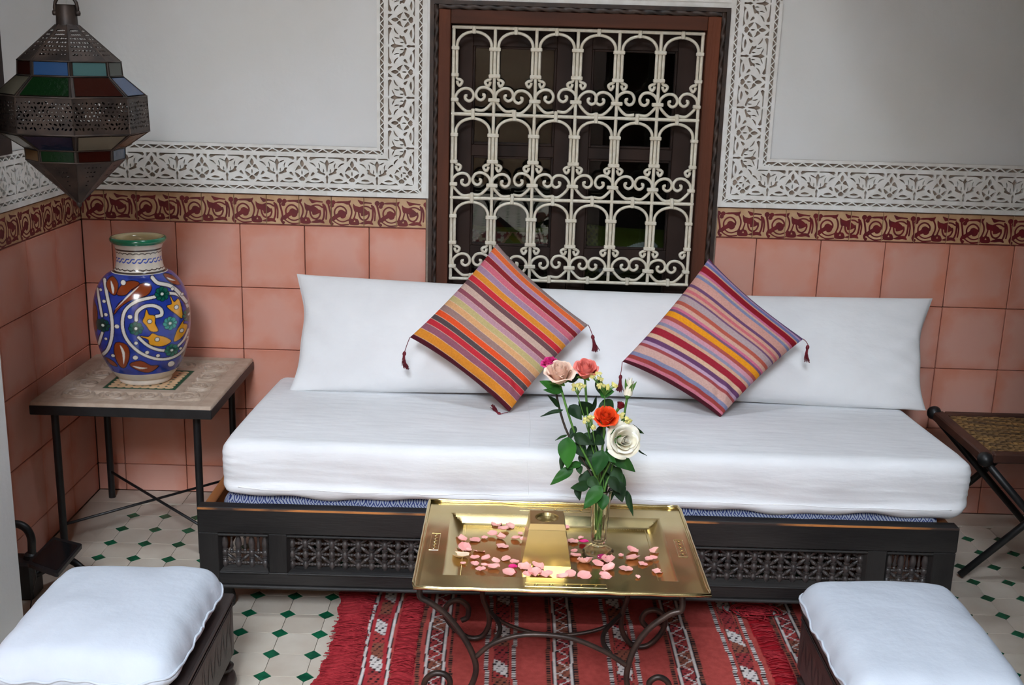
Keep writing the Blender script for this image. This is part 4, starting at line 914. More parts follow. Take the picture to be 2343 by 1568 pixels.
for o_ in (-16.5, 0, 16.5): sw = np.maximum(sw, sd_line([(-3, -4.6), (3, -5.2), (7, -2), (9.5, 2), (13.5, 5.2), (19, 4.6)], 3.4, um+o_, vm, 3))
nk(sw > 0, (44, 74, 168))
for zc, sg in ((.852, -1), (.797, 1)):
    w_ = np.abs(np.sin(s_arc*math.pi/.017)); nk(np.abs(zn-(zc+sg*.003*(1-w_)+sg*.003)) < .0015, (60, 46, 40)); nk(np.abs(zn-zc+sg*.004) < .002, (66, 52, 44))
nk((zn > .872) & (RR > .0715), (36, 118, 84)); nk((zn > .86) & (RR < .0715) & (idx[None] > nl+nb+125), (196, 176, 130))
cv[(~body) & (ZZ < .4815)] = lin((224, 216, 204))
tag(obj('ceramic_vase', gridmesh('ceramic_vase', P, cv, wrapu=True), M['ceramic']), 'large blue painted ceramic vase with green rim on the carved side table', 'vase')

# ------------------------------------------------------------------ hanging lantern
LX, LYc = .2685, -.70; lan = thing('hanging_lantern', 'eight-sided pierced metal lantern with coloured glass panes hanging at the left', 'lantern', (LX, LYc, 1.04))
ph = math.atan2(CAM[1]-LYc, CAM[0]-LX)
lev = [(.026, 1.461), (.1157, 1.379), (.1180, 1.345), (.1710, 1.299), (.1735, 1.215), (.1140, 1.175), (.1130, 1.147), (.005, 1.041)]
def vtx(r, z, k): a = ph+k*math.pi/4; return np.array([r*math.cos(a), r*math.sin(a), z])
def holes(kind, S, T):
    g = np.random.default_rng({'cone': 1, 'drum': 2, 'tip': 3}[kind]); f = np.full(S.shape, 1.0)
    if kind == 'drum':
        for j in range(7):
            for i in range(13):
                cx, cy = (i+.5+.5*(j % 2)-.25+g.normal(0, .1))/13*.133, .008+(j+.5+g.normal(0, .1))/7*.066
                a = g.uniform(0, 3.14); r = g.uniform(.0017, .0036); dx, dy = S-cx, T-cy
                f = np.minimum(f, np.hypot((dx*math.cos(a)+dy*math.sin(a))*.75, (-dx*math.sin(a)+dy*math.cos(a))*1.35)-r)
    elif kind == 'cone':
        for j in range(7):
            for i in range(-3, 4):
                if abs(i) > 3 or (j < 2 and abs(i) > 2): continue
                cx, cy = .5+i*.125+g.normal(0, .012), .16+j*.11
                f = np.minimum(f, np.hypot((S-cx)*(.02+.068*cy), (T-cy)*.118)-g.uniform(.0020, .0036))
    else:
        for j in range(5):
            for i in range(-2, 3):
                if abs(i) > 2.4-j*.5: continue
                cx, cy = .5+i*.13+g.normal(0, .01), .12+j*.11
                f = np.minimum(f, np.hypot((S-cx)*.09*(1-cy), (T-cy)*.15)-g.uniform(.0018, .0030))
    return f
def panel_mesh(kind, l0, l1, nx, ny):
    (r0, z0), (r1, z1) = lev[l0], lev[l1]; a, b, c, d = vtx(r0, z0, 0), vtx(r0, z0, 1), vtx(r1, z1, 0), vtx(r1, z1, 1)
    s = np.linspace(0, 1, nx+1); t = np.linspace(0, 1, ny+1); S, T = np.meshgrid(s, t, indexing='ij')
    F = holes(kind, S*.133 if kind == 'drum' else S, T*.084 if kind == 'drum' else T)
    nrm = np.cross(b-a, c-a); nrm /= np.linalg.norm(nrm); nrm = nrm if nrm @ (a+b)*1 > 0 or True else nrm
    fn = lambda x, y, z: tuple((a*(1-x)+b*x)*(1-y)+(c*(1-x)+d*x)*y+nrm*z)
    V, Fc = isomesh(F, s, t, .0004, -.0004, fn, back=True); return clean(mesh('pierced_panel', V, Fc))
pm_c, pm_d, pm_t = panel_mesh('cone', 0, 1, 60, 60), panel_mesh('drum', 3, 4, 96, 60), panel_mesh('tip', 6, 7, 50, 50)
GC = {'blue': (64, 112, 170), 'teal': (116, 160, 160), 'green': (26, 60, 28), 'red': (72, 26, 18), 'clear': (150, 140, 118), 'navy': (38, 48, 78), 'amber': (150, 110, 70)}
GM = {k: glassmat('lantern_glass_'+k, v, 1.5, .15, v, .7) for k, v in GC.items()}
ring_cols = {1: ['teal', 'green', 'red', 'blue', 'amber', 'green', 'red', 'blue'], 2: ['red', 'blue', 'clear', 'green', 'red', 'blue', 'clear', 'green'], 4: ['clear', 'amber', 'green', 'clear', 'navy', 'red', 'clear', 'navy'], 5: ['red', 'blue', 'green', 'red', 'blue', 'green', 'amber', 'green']}
for k in range(8):
    rot = (0, 0, k*math.pi/4)
    for pm_ in (pm_c, pm_d, pm_t): obj('pierced_panel', pm_, M['lantern'], lan, (LX, LYc, 0), rot)
for l, cols in ring_cols.items():
    (r0, z0), (r1, z1) = lev[l], lev[l+1]
    a, b, c, d = vtx(r0, z0, 0), vtx(r0, z0, 1), vtx(r1, z1, 0), vtx(r1, z1, 1); n_ = np.cross(b-a, c-a); n_ /= np.linalg.norm(n_)
    def lerp(s, t): return (a*(1-s)+b*s)*(1-t)+(c*(1-s)+d*s)*t
    base = [lerp(.06, .07), lerp(.94, .07), lerp(.94, .93), lerp(.06, .93)]
    vs = [p+n_*.001 for p in base]+[p-n_*.001 for p in base]; fs = [(0, 1, 2, 3), (7, 6, 5, 4), (0, 4, 5, 1), (1, 5, 6, 2), (2, 6, 7, 3), (3, 7, 4, 0)]
    # order of the faces as seen: face 0 starts at the edge towards the camera and goes to its right
    fr = MB(); ins = [lerp(.0, .0), lerp(1, 0), lerp(1, 1), lerp(0, 1)]; inn = base; fr.add([p+n_*.0018 for p in ins]+[p+n_*.0018 for p in inn]+[p-n_*.0018 for p in inn], [(0, 1, 5, 4), (1, 2, 6, 5), (2, 3, 7, 6), (3, 0, 4, 7), (4, 5, 9, 8), (5, 6, 10, 9), (6, 7, 11, 10), (7, 4, 8, 11)])
    me = mesh('pane_frame', fr.v, fr.f)
    for k in range(8):
        pf = obj('pane_frame', me, M['lantern'], lan, (LX, LYc, 0), (0, 0, k*math.pi/4)); obj('glass_pane', mesh('glass_pane', vs, fs), GM[cols[k]], pf, (LX, LYc, 0), (0, 0, k*math.pi/4))
for r, z in lev[1:7]: MB().tube([vtx(r, z, k)+np.array([LX, LYc, 0]) for k in range(8)], .0021, 6, closed=True).build('rim_ring', M['lantern'], lan, True)
for k in range(8): MB().tube([vtx(r, z, k)+np.array([LX, LYc, 0]) for r, z in lev], .0017, 5).build('edge_wire', M['lantern'], lan)
MB().lathe([(.027, 1.459), (.0245, 1.464), (.0225, 1.505), (.0245, 1.507)], 16, org=(LX, LYc, 0), cap=False).build('neck', M['lantern'], lan, True, 40)
MB().tube([(LX-.026, LYc, 1.487)]+[(LX+.027*math.cos(a), LYc, 1.50+.030*math.sin(a)) for a in np.linspace(math.pi, 0, 9)]+[(LX+.026, LYc, 1.487)], .0042, 8).build('handle', M['lantern'], lan, True)
hd_ = [o for o in lan.children if o.name.startswith('handle')][0]
for sgn in (-1, 1): MB().lathe([(.001, -.006), (.006, -.004), (.006, .004), (.001, .006)], 8, 'x', (LX+sgn*.0275, LYc, 1.488)).build('rivet', M['lantern'], hd_, True)
MB().lathe([(.001, 1.028), (.006, 1.034), (.007, 1.041), (.003, 1.046)], 10, org=(LX, LYc, 0)).build('finial', M['lantern'], lan, True)
q = MB().tube([(.007*math.cos(a), 0, .016*math.sin(a)) for a in np.linspace(0, 2*math.pi, 13)[:-1]], .0022, 6, closed=True); me_ln = mesh('chain_link', q.v, q.f, True)
for k in range(27): obj('chain_link', me_ln, M['lantern'], lan, (LX, LYc, 1.543+k*.0262), (0, 0, (k % 2)*math.pi/2))

# ------------------------------------------------------------------ brass tray
TZr = .360; cs = [hit(*p, 'z', TZr) for p in ((994, 1143), (1566, 1163), (934, 1341), (1613, 1367))]
tx0, tx1 = (cs[0][0]+cs[2][0])/2, (cs[1][0]+cs[3][0])/2; ty1, ty0 = (cs[0][1]+cs[1][1])/2, (cs[2][1]+cs[3][1])/2
zp = lambda x, y: (920+x/3.254, 1120+y/3.254)
li = [hit(*zp(*p), 'z', TZr) for p in ((400, 162), (1945, 215), (270, 640), (2025, 700))]
TD = .024
fl = [hit(*zp(*p), 'z', TZr-TD) for p in ((470, 255), (1870, 300), (385, 655), (1900, 712))]
ix0, ix1, iy1, iy0 = (li[0][0]+li[2][0])/2, (li[1][0]+li[3][0])/2, (li[0][1]+li[1][1])/2, ty0+(ty1-(li[0][1]+li[1][1])/2)
fx0, fx1, fy1 = (fl[0][0]+fl[2][0])/2, (fl[1][0]+fl[3][0])/2, (fl[0][1]+fl[1][1])/2; fy0 = iy0+(iy1-fy1); fzz = TZr-TD
tray = thing('brass_tray', 'rectangular polished brass tray scattered with rose petals', 'tray', ((tx0+tx1)/2, (ty0+ty1)/2, TZr-.02))
rect = lambda x0, x1, y0, y1, z: [(x0, y0, z), (x1, y0, z), (x1, y1, z), (x0, y1, z)]
lv = [rect(tx0, tx1, ty0, ty1, TZr), rect(tx0+.006, tx1-.006, ty0+.006, ty1-.006, TZr-.003), rect(ix0, ix1, iy0, iy1, TZr-.002), rect(fx0, fx1, fy0, fy1, fzz)]
# densify for gentle hammering
def tray_grid():
    n1, n2 = 120, 92; u = np.linspace(0, 1, n1+1); v = np.linspace(0, 1, n2+1)
    def axis(t, a, b, ia, ib, fa, fb): return np.interp(t, [0, .02, .12, .18, .82, .88, .98, 1], [a, a+.006, ia, fa, fb, ib, b-.006, b])
    X, Y = np.meshgrid(axis(u, tx0, tx1, ix0, ix1, fx0, fx1), axis(v, ty0, ty1, iy0, iy1, fy0, fy1), indexing='ij')
    def dep(X, Y):
        sx = np.minimum((X-ix0)/(fx0-ix0), (ix1-X)/(ix1-fx1)); sy = np.minimum((Y-iy0)/(fy0-iy0), (iy1-Y)/(iy1-fy1)); return np.clip(np.minimum(sx, sy), 0, 1)
    d = dep(X, Y); eo = np.minimum(np.minimum(X-tx0, tx1-X), np.minimum(Y-ty0, ty1-Y)); Z = TZr-.003*np.clip(eo/.006, 0, 1)-(TD-.003)*d+.0004*waves(X*9, Y*9, 8, 3, 2)
    return np.stack([X, Y, Z], -1)
TG = tray_grid(); me = gridmesh('tray_plate', TG); me.set_sharp_from_angle(angle=math.radians(18)); pl_ = obj('tray_plate', me, M['brass'], tray)
so = pl_.modifiers.new('thick', 'SOLIDIFY'); so.thickness = .0015; so.offset = -1
MB().tube([(tx0+.001, ty0+.001, TZr), (tx1-.001, ty0+.001, TZr), (tx1-.001, ty1-.001, TZr), (tx0+.001, ty1-.001, TZr)], .0046, 8, closed=True)
rp = []
for (a, b) in (((tx0, ty0), (tx1, ty0)), ((tx1, ty0), (tx1, ty1)), ((tx1, ty1), (tx0, ty1)), ((tx0, ty1), (tx0, ty0))):
    for k in range(0, 20): t = max(k/20, .006) if k else .006; rp.append((a[0]+(b[0]-a[0])*t, a[1]+(b[1]-a[1])*t, TZr+.0008*math.sin(k*2.1)))
MB().tube(rp, .0046, 8, closed=True).build('rolled_rim', M['brass'], pl_, True)
TZf = float(fzz)+.000
q = MB().lathe([(.0016, 0), (.0013, .0006), (.0004, .0010)], 6, cap=True); bd = MB()
for (a, b) in (((fx0+.008, fy0+.008), (fx1-.008, fy0+.008)), ((fx1-.008, fy0+.008), (fx1-.008, fy1-.008)), ((fx1-.008, fy1-.008), (fx0+.008, fy1-.008)), ((fx0+.008, fy1-.008), (fx0+.008, fy0+.008))):
    nb_ = int(math.hypot(b[0]-a[0], b[1]-a[1])/.0055)
    for k in range(nb_): t = k/nb_; bd.add([(x+a[0]+(b[0]-a[0])*t, y+a[1]+(b[1]-a[1])*t, z+TZf) for x, y, z in q.v], q.f)
bd.build('punched_border', M['brass'], pl_)['kind'] = 'stuff'
def cartouche(cx, cy, lx, ly):
    m = MB()
    for a, b in (((cx-lx, cy-ly), (cx+lx, cy-ly)), ((cx+lx, cy-ly), (cx+lx, cy+ly)), ((cx+lx, cy+ly), (cx-lx, cy+ly)), ((cx-lx, cy+ly), (cx-lx, cy-ly))): m.tube([(a[0], a[1], TZr-.0028), (b[0], b[1], TZr-.0028)], .0006, 5)
    n_ = 5
    for k in range(n_):
        t = (k+.5)/n_*2-1; o = (cx+lx*t*.92, cy) if lx > ly else (cx, cy+ly*t*.92); r = min(lx, ly)*.62
        m.tube([(o[0]+r*(1-s*.8)*math.cos(s*7), o[1]+r*(1-s*.8)*math.sin(s*7), TZr-.0029) for s in np.linspace(0, 1, 14)], .0006, 5)
    m.build('engraved_panel', M['brass'], pl_)
cartouche((tx0+ix0)/2, (ty0+ty1)/2, .010, .045); cartouche((tx1+ix1)/2, (ty0+ty1)/2, .010, .045); cartouche((tx0+tx1)/2+.01, (ty0+iy0)/2, .085, .008); cartouche((tx0+tx1)/2, (ty1+iy1)/2, .085, .008)

# stand of wrought iron
stand = thing('tray_stand', 'scrolled wrought iron stand under the brass tray', 'table stand', ((tx0+tx1)/2, (ty0+ty1)/2, 0))
def rod(pts, y, nm='leg', r=.0066, yend=None):
    P3 = []
    for k, p in enumerate(pts):
        yy = y if yend is None else y+(yend-y)*k/(len(pts)-1); q_ = hit(p[0], p[1], 'y', yy); q_[2] = max(q_[2], r); P3.append(q_)
    MB().tube(cat(P3, 6), r, 10).build(nm, M['iron'], stand, True)
yf, yb = ty0+.055, ty1-.075
rod([(961, 1342), (962, 1366), (985, 1380), (1022, 1408), (1055, 1450), (1078, 1490), (1089, 1525), (1084, 1556), (1066, 1588), (1034, 1612), (996, 1612), (972, 1590), (972, 1560), (992, 1542), (1018, 1544), (1030, 1562), (1020, 1580), (1006, 1576)], yf)
rod([(1561, 1362), (1559, 1396), (1532, 1406), (1486, 1438), (1454, 1480), (1437, 1525), (1434, 1560), (1446, 1592), (1476, 1614), (1512, 1612), (1532, 1590), (1528, 1562), (1506, 1550), (1486, 1562), (1490, 1580)], yf)
rod([(1102, 1340), (1106, 1372), (1117, 1400), (1118, 1432), (1100, 1458), (1068, 1458), (1034, 1432), (1018, 1405), (1026, 1382), (1050, 1374), (1070, 1388), (1070, 1412), (1056, 1420)], yb)
rod([(1440, 1350), (1432, 1380), (1422, 1410), (1424, 1445), (1445, 1475), (1480, 1478), (1512, 1450), (1522, 1418), (1505, 1398), (1480, 1400), (1468, 1418), (1478, 1434)], yb)
rod([(1088, 1504), (1126, 1474), (1180, 1456), (1240, 1453), (1310, 1462), (1380, 1490), (1434, 1524)], yf, 'stretcher', .0055)
rod([(1112, 1392), (1150, 1424), (1210, 1446), (1280, 1454), (1350, 1446), (1400, 1428), (1426, 1404)], yb, 'stretcher', .005)
rod([(1128, 1473), (1142, 1450), (1142, 1428), (1122, 1400)], yf, 'brace', .0055, yb); rod([(1396, 1496), (1380, 1470), (1386, 1442), (1420, 1408)], yf, 'brace', .0055, yb)
for (a, b) in (((tx0+.03, yf), (tx1-.03, yf)), ((tx0+.03, yb), (tx1-.03, yb)), ((tx0+.03, yf), (tx0+.03, yb)), ((tx1-.03, yf), (tx1-.03, yb))):
    MB().tube([(a[0], a[1], TZr-.026), (b[0], b[1], TZr-.026)], .0052, 8).build('top_bar', M['iron'], stand, True)

# ashtray block with a bowl
ab = [hit(1193, 1294, 'z', TZf), hit(1306, 1296, 'z', TZf)]; ax, ay = (ab[0][0]+ab[1][0])/2, ab[0][1]; hw = (ab[1][0]-ab[0][0])/2; ay = ay+hw
zt = TZf+.078; ash = thing('brass_ashtray', 'tapering brass block with a round bowl on top standing on the tray', 'ashtray', (ax, ay, TZf))
m = MB(); b_ = rect(ax-hw, ax+hw, ay-hw, ay+hw, TZf); w1 = hw*.74; t_ = rect(ax-w1, ax+w1, ay-w1, ay+w1, zt); m.add(b_+t_, [(0, 3, 2, 1), (0, 1, 5, 4), (1, 2, 6, 5), (2, 3, 7, 6), (3, 0, 4, 7), (4, 5, 6, 7)]); m.build('body', M['brass2'], ash)
w2_ = w1*1.03; ztop = zt+.014; w3 = w1*.93; n8 = 32; m = MB(); rbwl = w1*.66
sq = rect(ax-w2_, ax+w2_, ay-w2_, ay+w2_, zt+.001); sq2 = rect(ax-w3, ax+w3, ay-w3, ay+w3, ztop)
m.add(sq+sq2, [(0, 3, 2, 1), (0, 1, 5, 4), (1, 2, 6, 5), (2, 3, 7, 6), (3, 0, 4, 7)])
def sqpt(a):
    c, s = math.cos(a), math.sin(a); k = w3/max(abs(c), abs(s)); return (ax+c*k, ay+s*k, ztop)
an = [math.pi/4+2*math.pi*k/n8 for k in range(n8)]; v = [sqpt(a) for a in an]; f = []
for r, z in ((rbwl, ztop), (rbwl*.97, ztop-.002), (rbwl*.85, ztop-.006), (rbwl*.6, ztop-.0095), (rbwl*.2, ztop-.011)): v += [(ax+r*math.cos(a), ay+r*math.sin(a), z) for a in an]
for l in range(5):
    for k in range(n8): f.append((l*n8+k, l*n8+(k+1) % n8, (l+1)*n8+(k+1) % n8, (l+1)*n8+k))
f.append(tuple(5*n8+k for k in range(n8))); m.add(v, f); m.build('bowl_cap', M['brass2'], ash)
# ------------------------------------------------------------------ petals on the tray
PZ = TZf+.0012
def petal_mesh(L, W, cup, curl, seed):
    g = np.random.default_rng(seed); nu, nv = 9, 10; u = np.linspace(-1, 1, nu); v = np.linspace(0, 1, nv); U, V = np.meshgrid(u, v, indexing='ij')
    wd = W*np.sin(np.pi*np.clip(.12+.74*V, 0, 1))**.8; X = U*wd; Y = L*(V-.5)-.12*L*U*U*V; Z = cup*(U*U*.8*wd/W+(2*V-1)**2*.5)+curl*np.clip(V-.7, 0, 1)**2*9*np.abs(U)+.0006*np.sin(U*5+V*7+seed)
    P = np.stack([X, Y, Z], -1); P[..., 2] -= P[..., 2].min(); return P
pl_list = [(705, 262, 90), (805, 278, 80), (752, 305, 90), (880, 330, 45), (930, 300, 40), (1225, 285, 50), (445, 380, 85), (545, 380, 95), (612, 365, 60), (670, 345, 85), (735, 368, 95), (745, 428, 105), (465, 435, 110), (430, 505, 140), (495, 460, 50), (575, 465, 100), (540, 515, 75), (625, 522, 75), (695, 540, 70), (775, 520, 80), (455, 555, 40), (540, 560, 70), (615, 570, 60), (585, 602, 80), (685, 585, 90), (840, 550, 80), (825, 588, 70), (915, 580, 110), (795, 628, 95), (1005, 582, 110), (985, 630, 120), (1070, 636, 110), (940, 645, 90), (845, 370, 80), (905, 385, 60), (1270, 390, 100), (1330, 365, 50), (1355, 402, 80), (1195, 658, 90), (1250, 638, 95), (1290, 500, 90), (1280, 470, 60), (1365, 550, 140), (1455, 555, 100), (1490, 518, 70), (1535, 540, 110), (1545, 595, 110), (1665, 595, 110), (1630, 495, 30), (1715, 460, 100), (1715, 520, 120), (1790, 560, 80), (1835, 530, 70), (1895, 470, 110), (1870, 520, 60), (1355, 645, 115), (1505, 645, 80), (1520, 672, 90), (1755, 655, 45), (1905, 615, 100)]
PMs = [petal_mesh(.030, .0135, .0045, .002, 1), petal_mesh(.028, .014, .006, -.001, 2), petal_mesh(.031, .0125, .007, .003, 3), petal_mesh(.026, .0145, .003, .001, 4)]
mags = {26: 'magenta rose petal lying at the front beside the brass block', 37: 'magenta rose petal lying behind the left of the glass vase', 44: 'magenta rose petal lying in front of the glass vase foot'}
_pc = {}
for i, (zx, zy, sz) in enumerate(pl_list):
    p = hit(*zp(zx, zy), 'z', PZ); k = i % 4; s_ = max(.45, sz/100.0)
    kind = 'p_mag' if i in mags else ('p_old' if i == 13 else 'p_pink')
    key = (k, kind)
    if key not in _pc: _pc[key] = gridmesh('rose_petal', PMs[k])
    flip = (i*7) % 5 == 0 and sz > 60
    over = sum(1 for (qx, qy, qs) in pl_list[:i] if math.hypot(qx-zx, (qy-zy)*1.6) < 70)
    o = obj('rose_petal', _pc[key], M[kind], None, (p[0], p[1], PZ+.0022*min(over, 3)), (random.gauss(0, .12), random.gauss(0, .12), random.uniform(0, 6.28))); o.scale = (s_, s_, s_*random.uniform(.8, 1.5))
    if kind == 'p_mag': tag(o, mags[i], 'petal')
    elif kind == 'p_old': tag(o, 'large cream petal with browned edges near the left rim of the tray', 'petal')
    elif sz <= 50: tag(o, 'tiny pink scrap of rose petal on the brass tray', 'petal', 'tiny pink petal scraps on the tray')
    else:
        lb = ('pink petal in the loose row along the far left of the tray' if zx < 940 and zy < 450 else 'pink petal in the front left cluster on the tray' if zx < 735 else 'pink petal heaped against the front of the brass block' if zx < 1130 else 'pink petal lying between the brass block and the glass vase' if zx < 1300 and zy < 600 else 'pink petal just in front of the glass vase foot' if zx < 1600 else 'pink petal at the right end of the tray, past the vase')
        tag(o, lb, 'petal', 'pink rose petals on the tray: '+lb[11:])

# ------------------------------------------------------------------ glass vase
gb = hit(1371, 1272, 'z', TZf); GVX, GVY = gb[0]-.002, gb[1]+.012
gv = thing('glass_vase', 'slim fluted clear glass vase holding the roses on the tray', 'vase', (GVX, GVY, TZf))
def gprof(n, flute):
    pr = [(.030, .001), (.033, .004), (.031, .010), (.022, .016), (.015, .024), (.0165, .034), (.0175, .060), (.0195, .100), (.0225, .140), (.025, .158)]
    inn = [(.0230, .158), (.0205, .140), (.0175, .100), (.0155, .060), (.0140, .036), (.006, .030)]
    nth = 48; pr = [tuple(q) for q in cat(pr, 4)]; inn = [tuple(q) for q in cat(inn, 3)]; allp = pr+inn; P = np.zeros((nth, len(allp), 3))
    for k in range(nth):
        a = 2*math.pi*k/nth
        for j, (r, z) in enumerate(allp):
            fl_ = 1+(.05*math.cos(a*12) if j < len(pr) and z > .03 else (.10*abs(math.cos(a*4)) if j < len(pr) and z < .02 else 0)); P[k, j] = (r*fl_*math.cos(a), r*fl_*math.sin(a), z)
    return P
vgl = bpy.data.materials.new('crystal_glass'); vgl.use_nodes = True; b = vgl.node_tree.nodes['Principled BSDF']; b.inputs['Transmission Weight'].default_value = 1.0; b.inputs['Roughness'].default_value = .02; b.inputs['IOR'].default_value = 1.4; b.inputs['Base Color'].default_value = (.97, .97, .95, 1)
obj('vase_body', gridmesh('vase_body', gprof(12, 1), wrapu=True), vgl, gv, (GVX, GVY, TZf))

# ------------------------------------------------------------------ roses
VR = np.array([GVX, GVY, TZf+.155])
def bloom_point(px, py, dy=0.0): return hit(px, py, 'y', GVY+dy)
def orient(d):
    d = np.array(d, float); d /= np.linalg.norm(d); x = np.cross([0, 1, 0], d); x /= np.linalg.norm(x)+1e-9; y = np.cross(d, x); return x, y, d
def petal_surface(r0, r1, h, spread, curl, tip=.15, nu=11, nv=10, seed=0):
    u = np.linspace(-1, 1, nu); v = np.linspace(0, 1, nv); U, V = np.meshgrid(u, v, indexing='ij')
    rr = r0+(r1-r0)*np.sin(V*math.pi/2)**1.1+curl*np.clip(V-.62, 0, 1)**2*5; a = U*spread*(.35+.65*np.sin(np.pi*(.12+.70*V)))
    z = h*(V**.85)-h*tip*(U**2)*V**2-np.abs(curl)*1.6*np.clip(V-.75, 0, 1)**2*5+.04*h*np.sin(U*4+seed)*V
    return np.stack([rr*np.cos(a), rr*np.sin(a), z], -1)
def rose(name, label, px, py, size, axis, m, openness, stemend=None, dy=0.0, sepal=True, stem_m='stem', bend=(0, 0, 0), bud=False, nstem=.0026):
    c = bloom_point(px, py, dy); x, y, d = orient(axis); base = c-d*size*.55
    o = thing(name, label, 'rose', (GVX, GVY, TZf+.03), 'roses in the glass vase')
    layers = [(.10, .16, .95, 1.5, .0, 3), (.16, .26, .98, 1.25, .03*openness, 4), (.22, .36+.06*openness, .96, 1.05, .10*openness, 4), (.26, .46+.14*openness, .88, .95, .20*openness, 5), (.28, .52+.26*openness, .76-.1*openness, .85, .34*openness, 5)]
    if openness > .4: layers = [(.015, .05, .86, 2.4, 0, 2), (.05, .10, .92, 1.9, .01, 3), (.08, .15, .95, 1.6, .02, 4)]+layers
    if bud: layers = [(.16, .06, 1.2, 1.5, 0, 2), (.24, .10, 1.15, 1.5, .0, 3), (.30, .20, 1.05, 1.3, .02, 3)]
    for li_, (r0, r1, h_, sp, cu, n_) in enumerate(layers):
        me = gridmesh('petal', petal_surface(r0*size, r1*size, h_*size, sp, cu*size, .22 if li_ > 1 else .1, seed=li_))
        for k in range(n_):
            a = 2*math.pi*k/n_+li_*.7; ca, sa = math.cos(a), math.sin(a); xx = x*ca+y*sa; yy = -x*sa+y*ca
            tl = random.gauss(0, .05); obj('petal', me, m, o, mtx=frame_mtx(base, xx, yy, d) @ Matrix.Rotation(tl, 4, 'Y'))
    hp = MB().lathe([(.0022, -.012), (.20*size, -.006), (.22*size, .000), (.1*size, .002)], 12).build('hip', M['stem'], o, True, mtx=frame_mtx(base, x, y, d))
    if sepal:
        ls = 1.0 if bud else .62
        for k in range(5): leaf(hp, base-d*.002, base+(x*math.cos(k*1.257)+y*math.sin(k*1.257))*size*(.42 if bud else .62)+d*size*(ls if bud else .15), size*.13, M['stem'], 'sepal', sag=-.12 if bud else .1)
    s1 = base-d*.01; s2 = VR+np.array([random.uniform(-.012, .012), random.uniform(-.012, .012), -.004]); s3 = np.array([GVX+random.uniform(-.007, .007), GVY+random.uniform(-.007, .007), TZf+.036])
    mid = (s1+s2)/2+np.array(bend)
    MB().tube(cat([s1, mid, s2, s3], 8), nstem, 8).build('stem', M[stem_m], o, True)
    return o, c, base
def leaf(parent, a, b, wd, m, nm='leaf', sag=.12, roll=0.0, fold=.25):
    a, b = np.array(a, float), np.array(b, float); L = np.linalg.norm(b-a); t = (b-a)/L
    view = CAM-a; view /= np.linalg.norm(view); up = view*math.cos(roll)+np.cross(t, view)*math.sin(roll)
    s = np.cross(up, t); s /= np.linalg.norm(s)+1e-9; n_ = np.cross(t, s)
    nv, nu = 13, 7; v = np.linspace(0, 1, nv); u = np.linspace(-1, 1, nu); U, V = np.meshgrid(u, v, indexing='ij')
    w_ = wd*np.sin(np.pi*V**.78)**.9*(1-.18*V)*1.1*(1+.05*np.cos(V*70)*(np.abs(U) > .9)); w_ = np.maximum(w_, .0003)
    P = a+(V*L)[..., None]*t+(U*w_)[..., None]*s+((np.abs(U)*fold*w_)-sag*L*(V**2)*.6+.02*L*np.sin(V*9+U*3))[..., None]*n_
    return obj(nm, gridmesh(nm, P), m, parent)
toV = np.array([0, -1.0, .45])
R1 = rose('rose', 'peach cream rose, tallest on the left of the bouquet', 1281, 851, .045, (-.05, -.35, 1), M['p_cream'], .55, bend=(-.012, 0, .01))
R2 = rose('rose', 'coral pink rose beside the peach one, at the top of the bouquet', 1341, 843, .038, (.02, -.45, 1), M['p_coral'], .45, bend=(-.006, .01, 0), dy=.01)
R3 = rose('rose', 'bright orange rose in the middle of the bouquet', 1387, 953, .036, (.0, -.62, 1), M['p_orange'], .5, dy=-.015)
R4 = rose('rose', 'big open white rose low on the right of the bouquet', 1427, 1007, .045, (.28, -1.0, .42), M['p_white'], .78, dy=-.02, bend=(.0, .01, -.02))
R5 = rose('rose', 'cream rosebud in green sepals, upper right of the bouquet', 1440, 885, .033, (.12, -.1, 1), M['p_white'], .2, bud=True, bend=(.012, 0, 0), dy=.005)
R6 = rose('rose', 'small magenta rose behind the peach rose', 1255, 828, .022, (-.35, -.2, 1), M['p_mag'], .75, dy=.03, bend=(-.02, .01, 0), stem_m='stemdk', sepal=True)
R7 = rose('rose', 'dark red rose almost hidden behind the orange one', 1421, 927, .016, (.5, .1, .8), M['p_red'], .3, dy=.04, stem_m='stemdk', sepal=False)
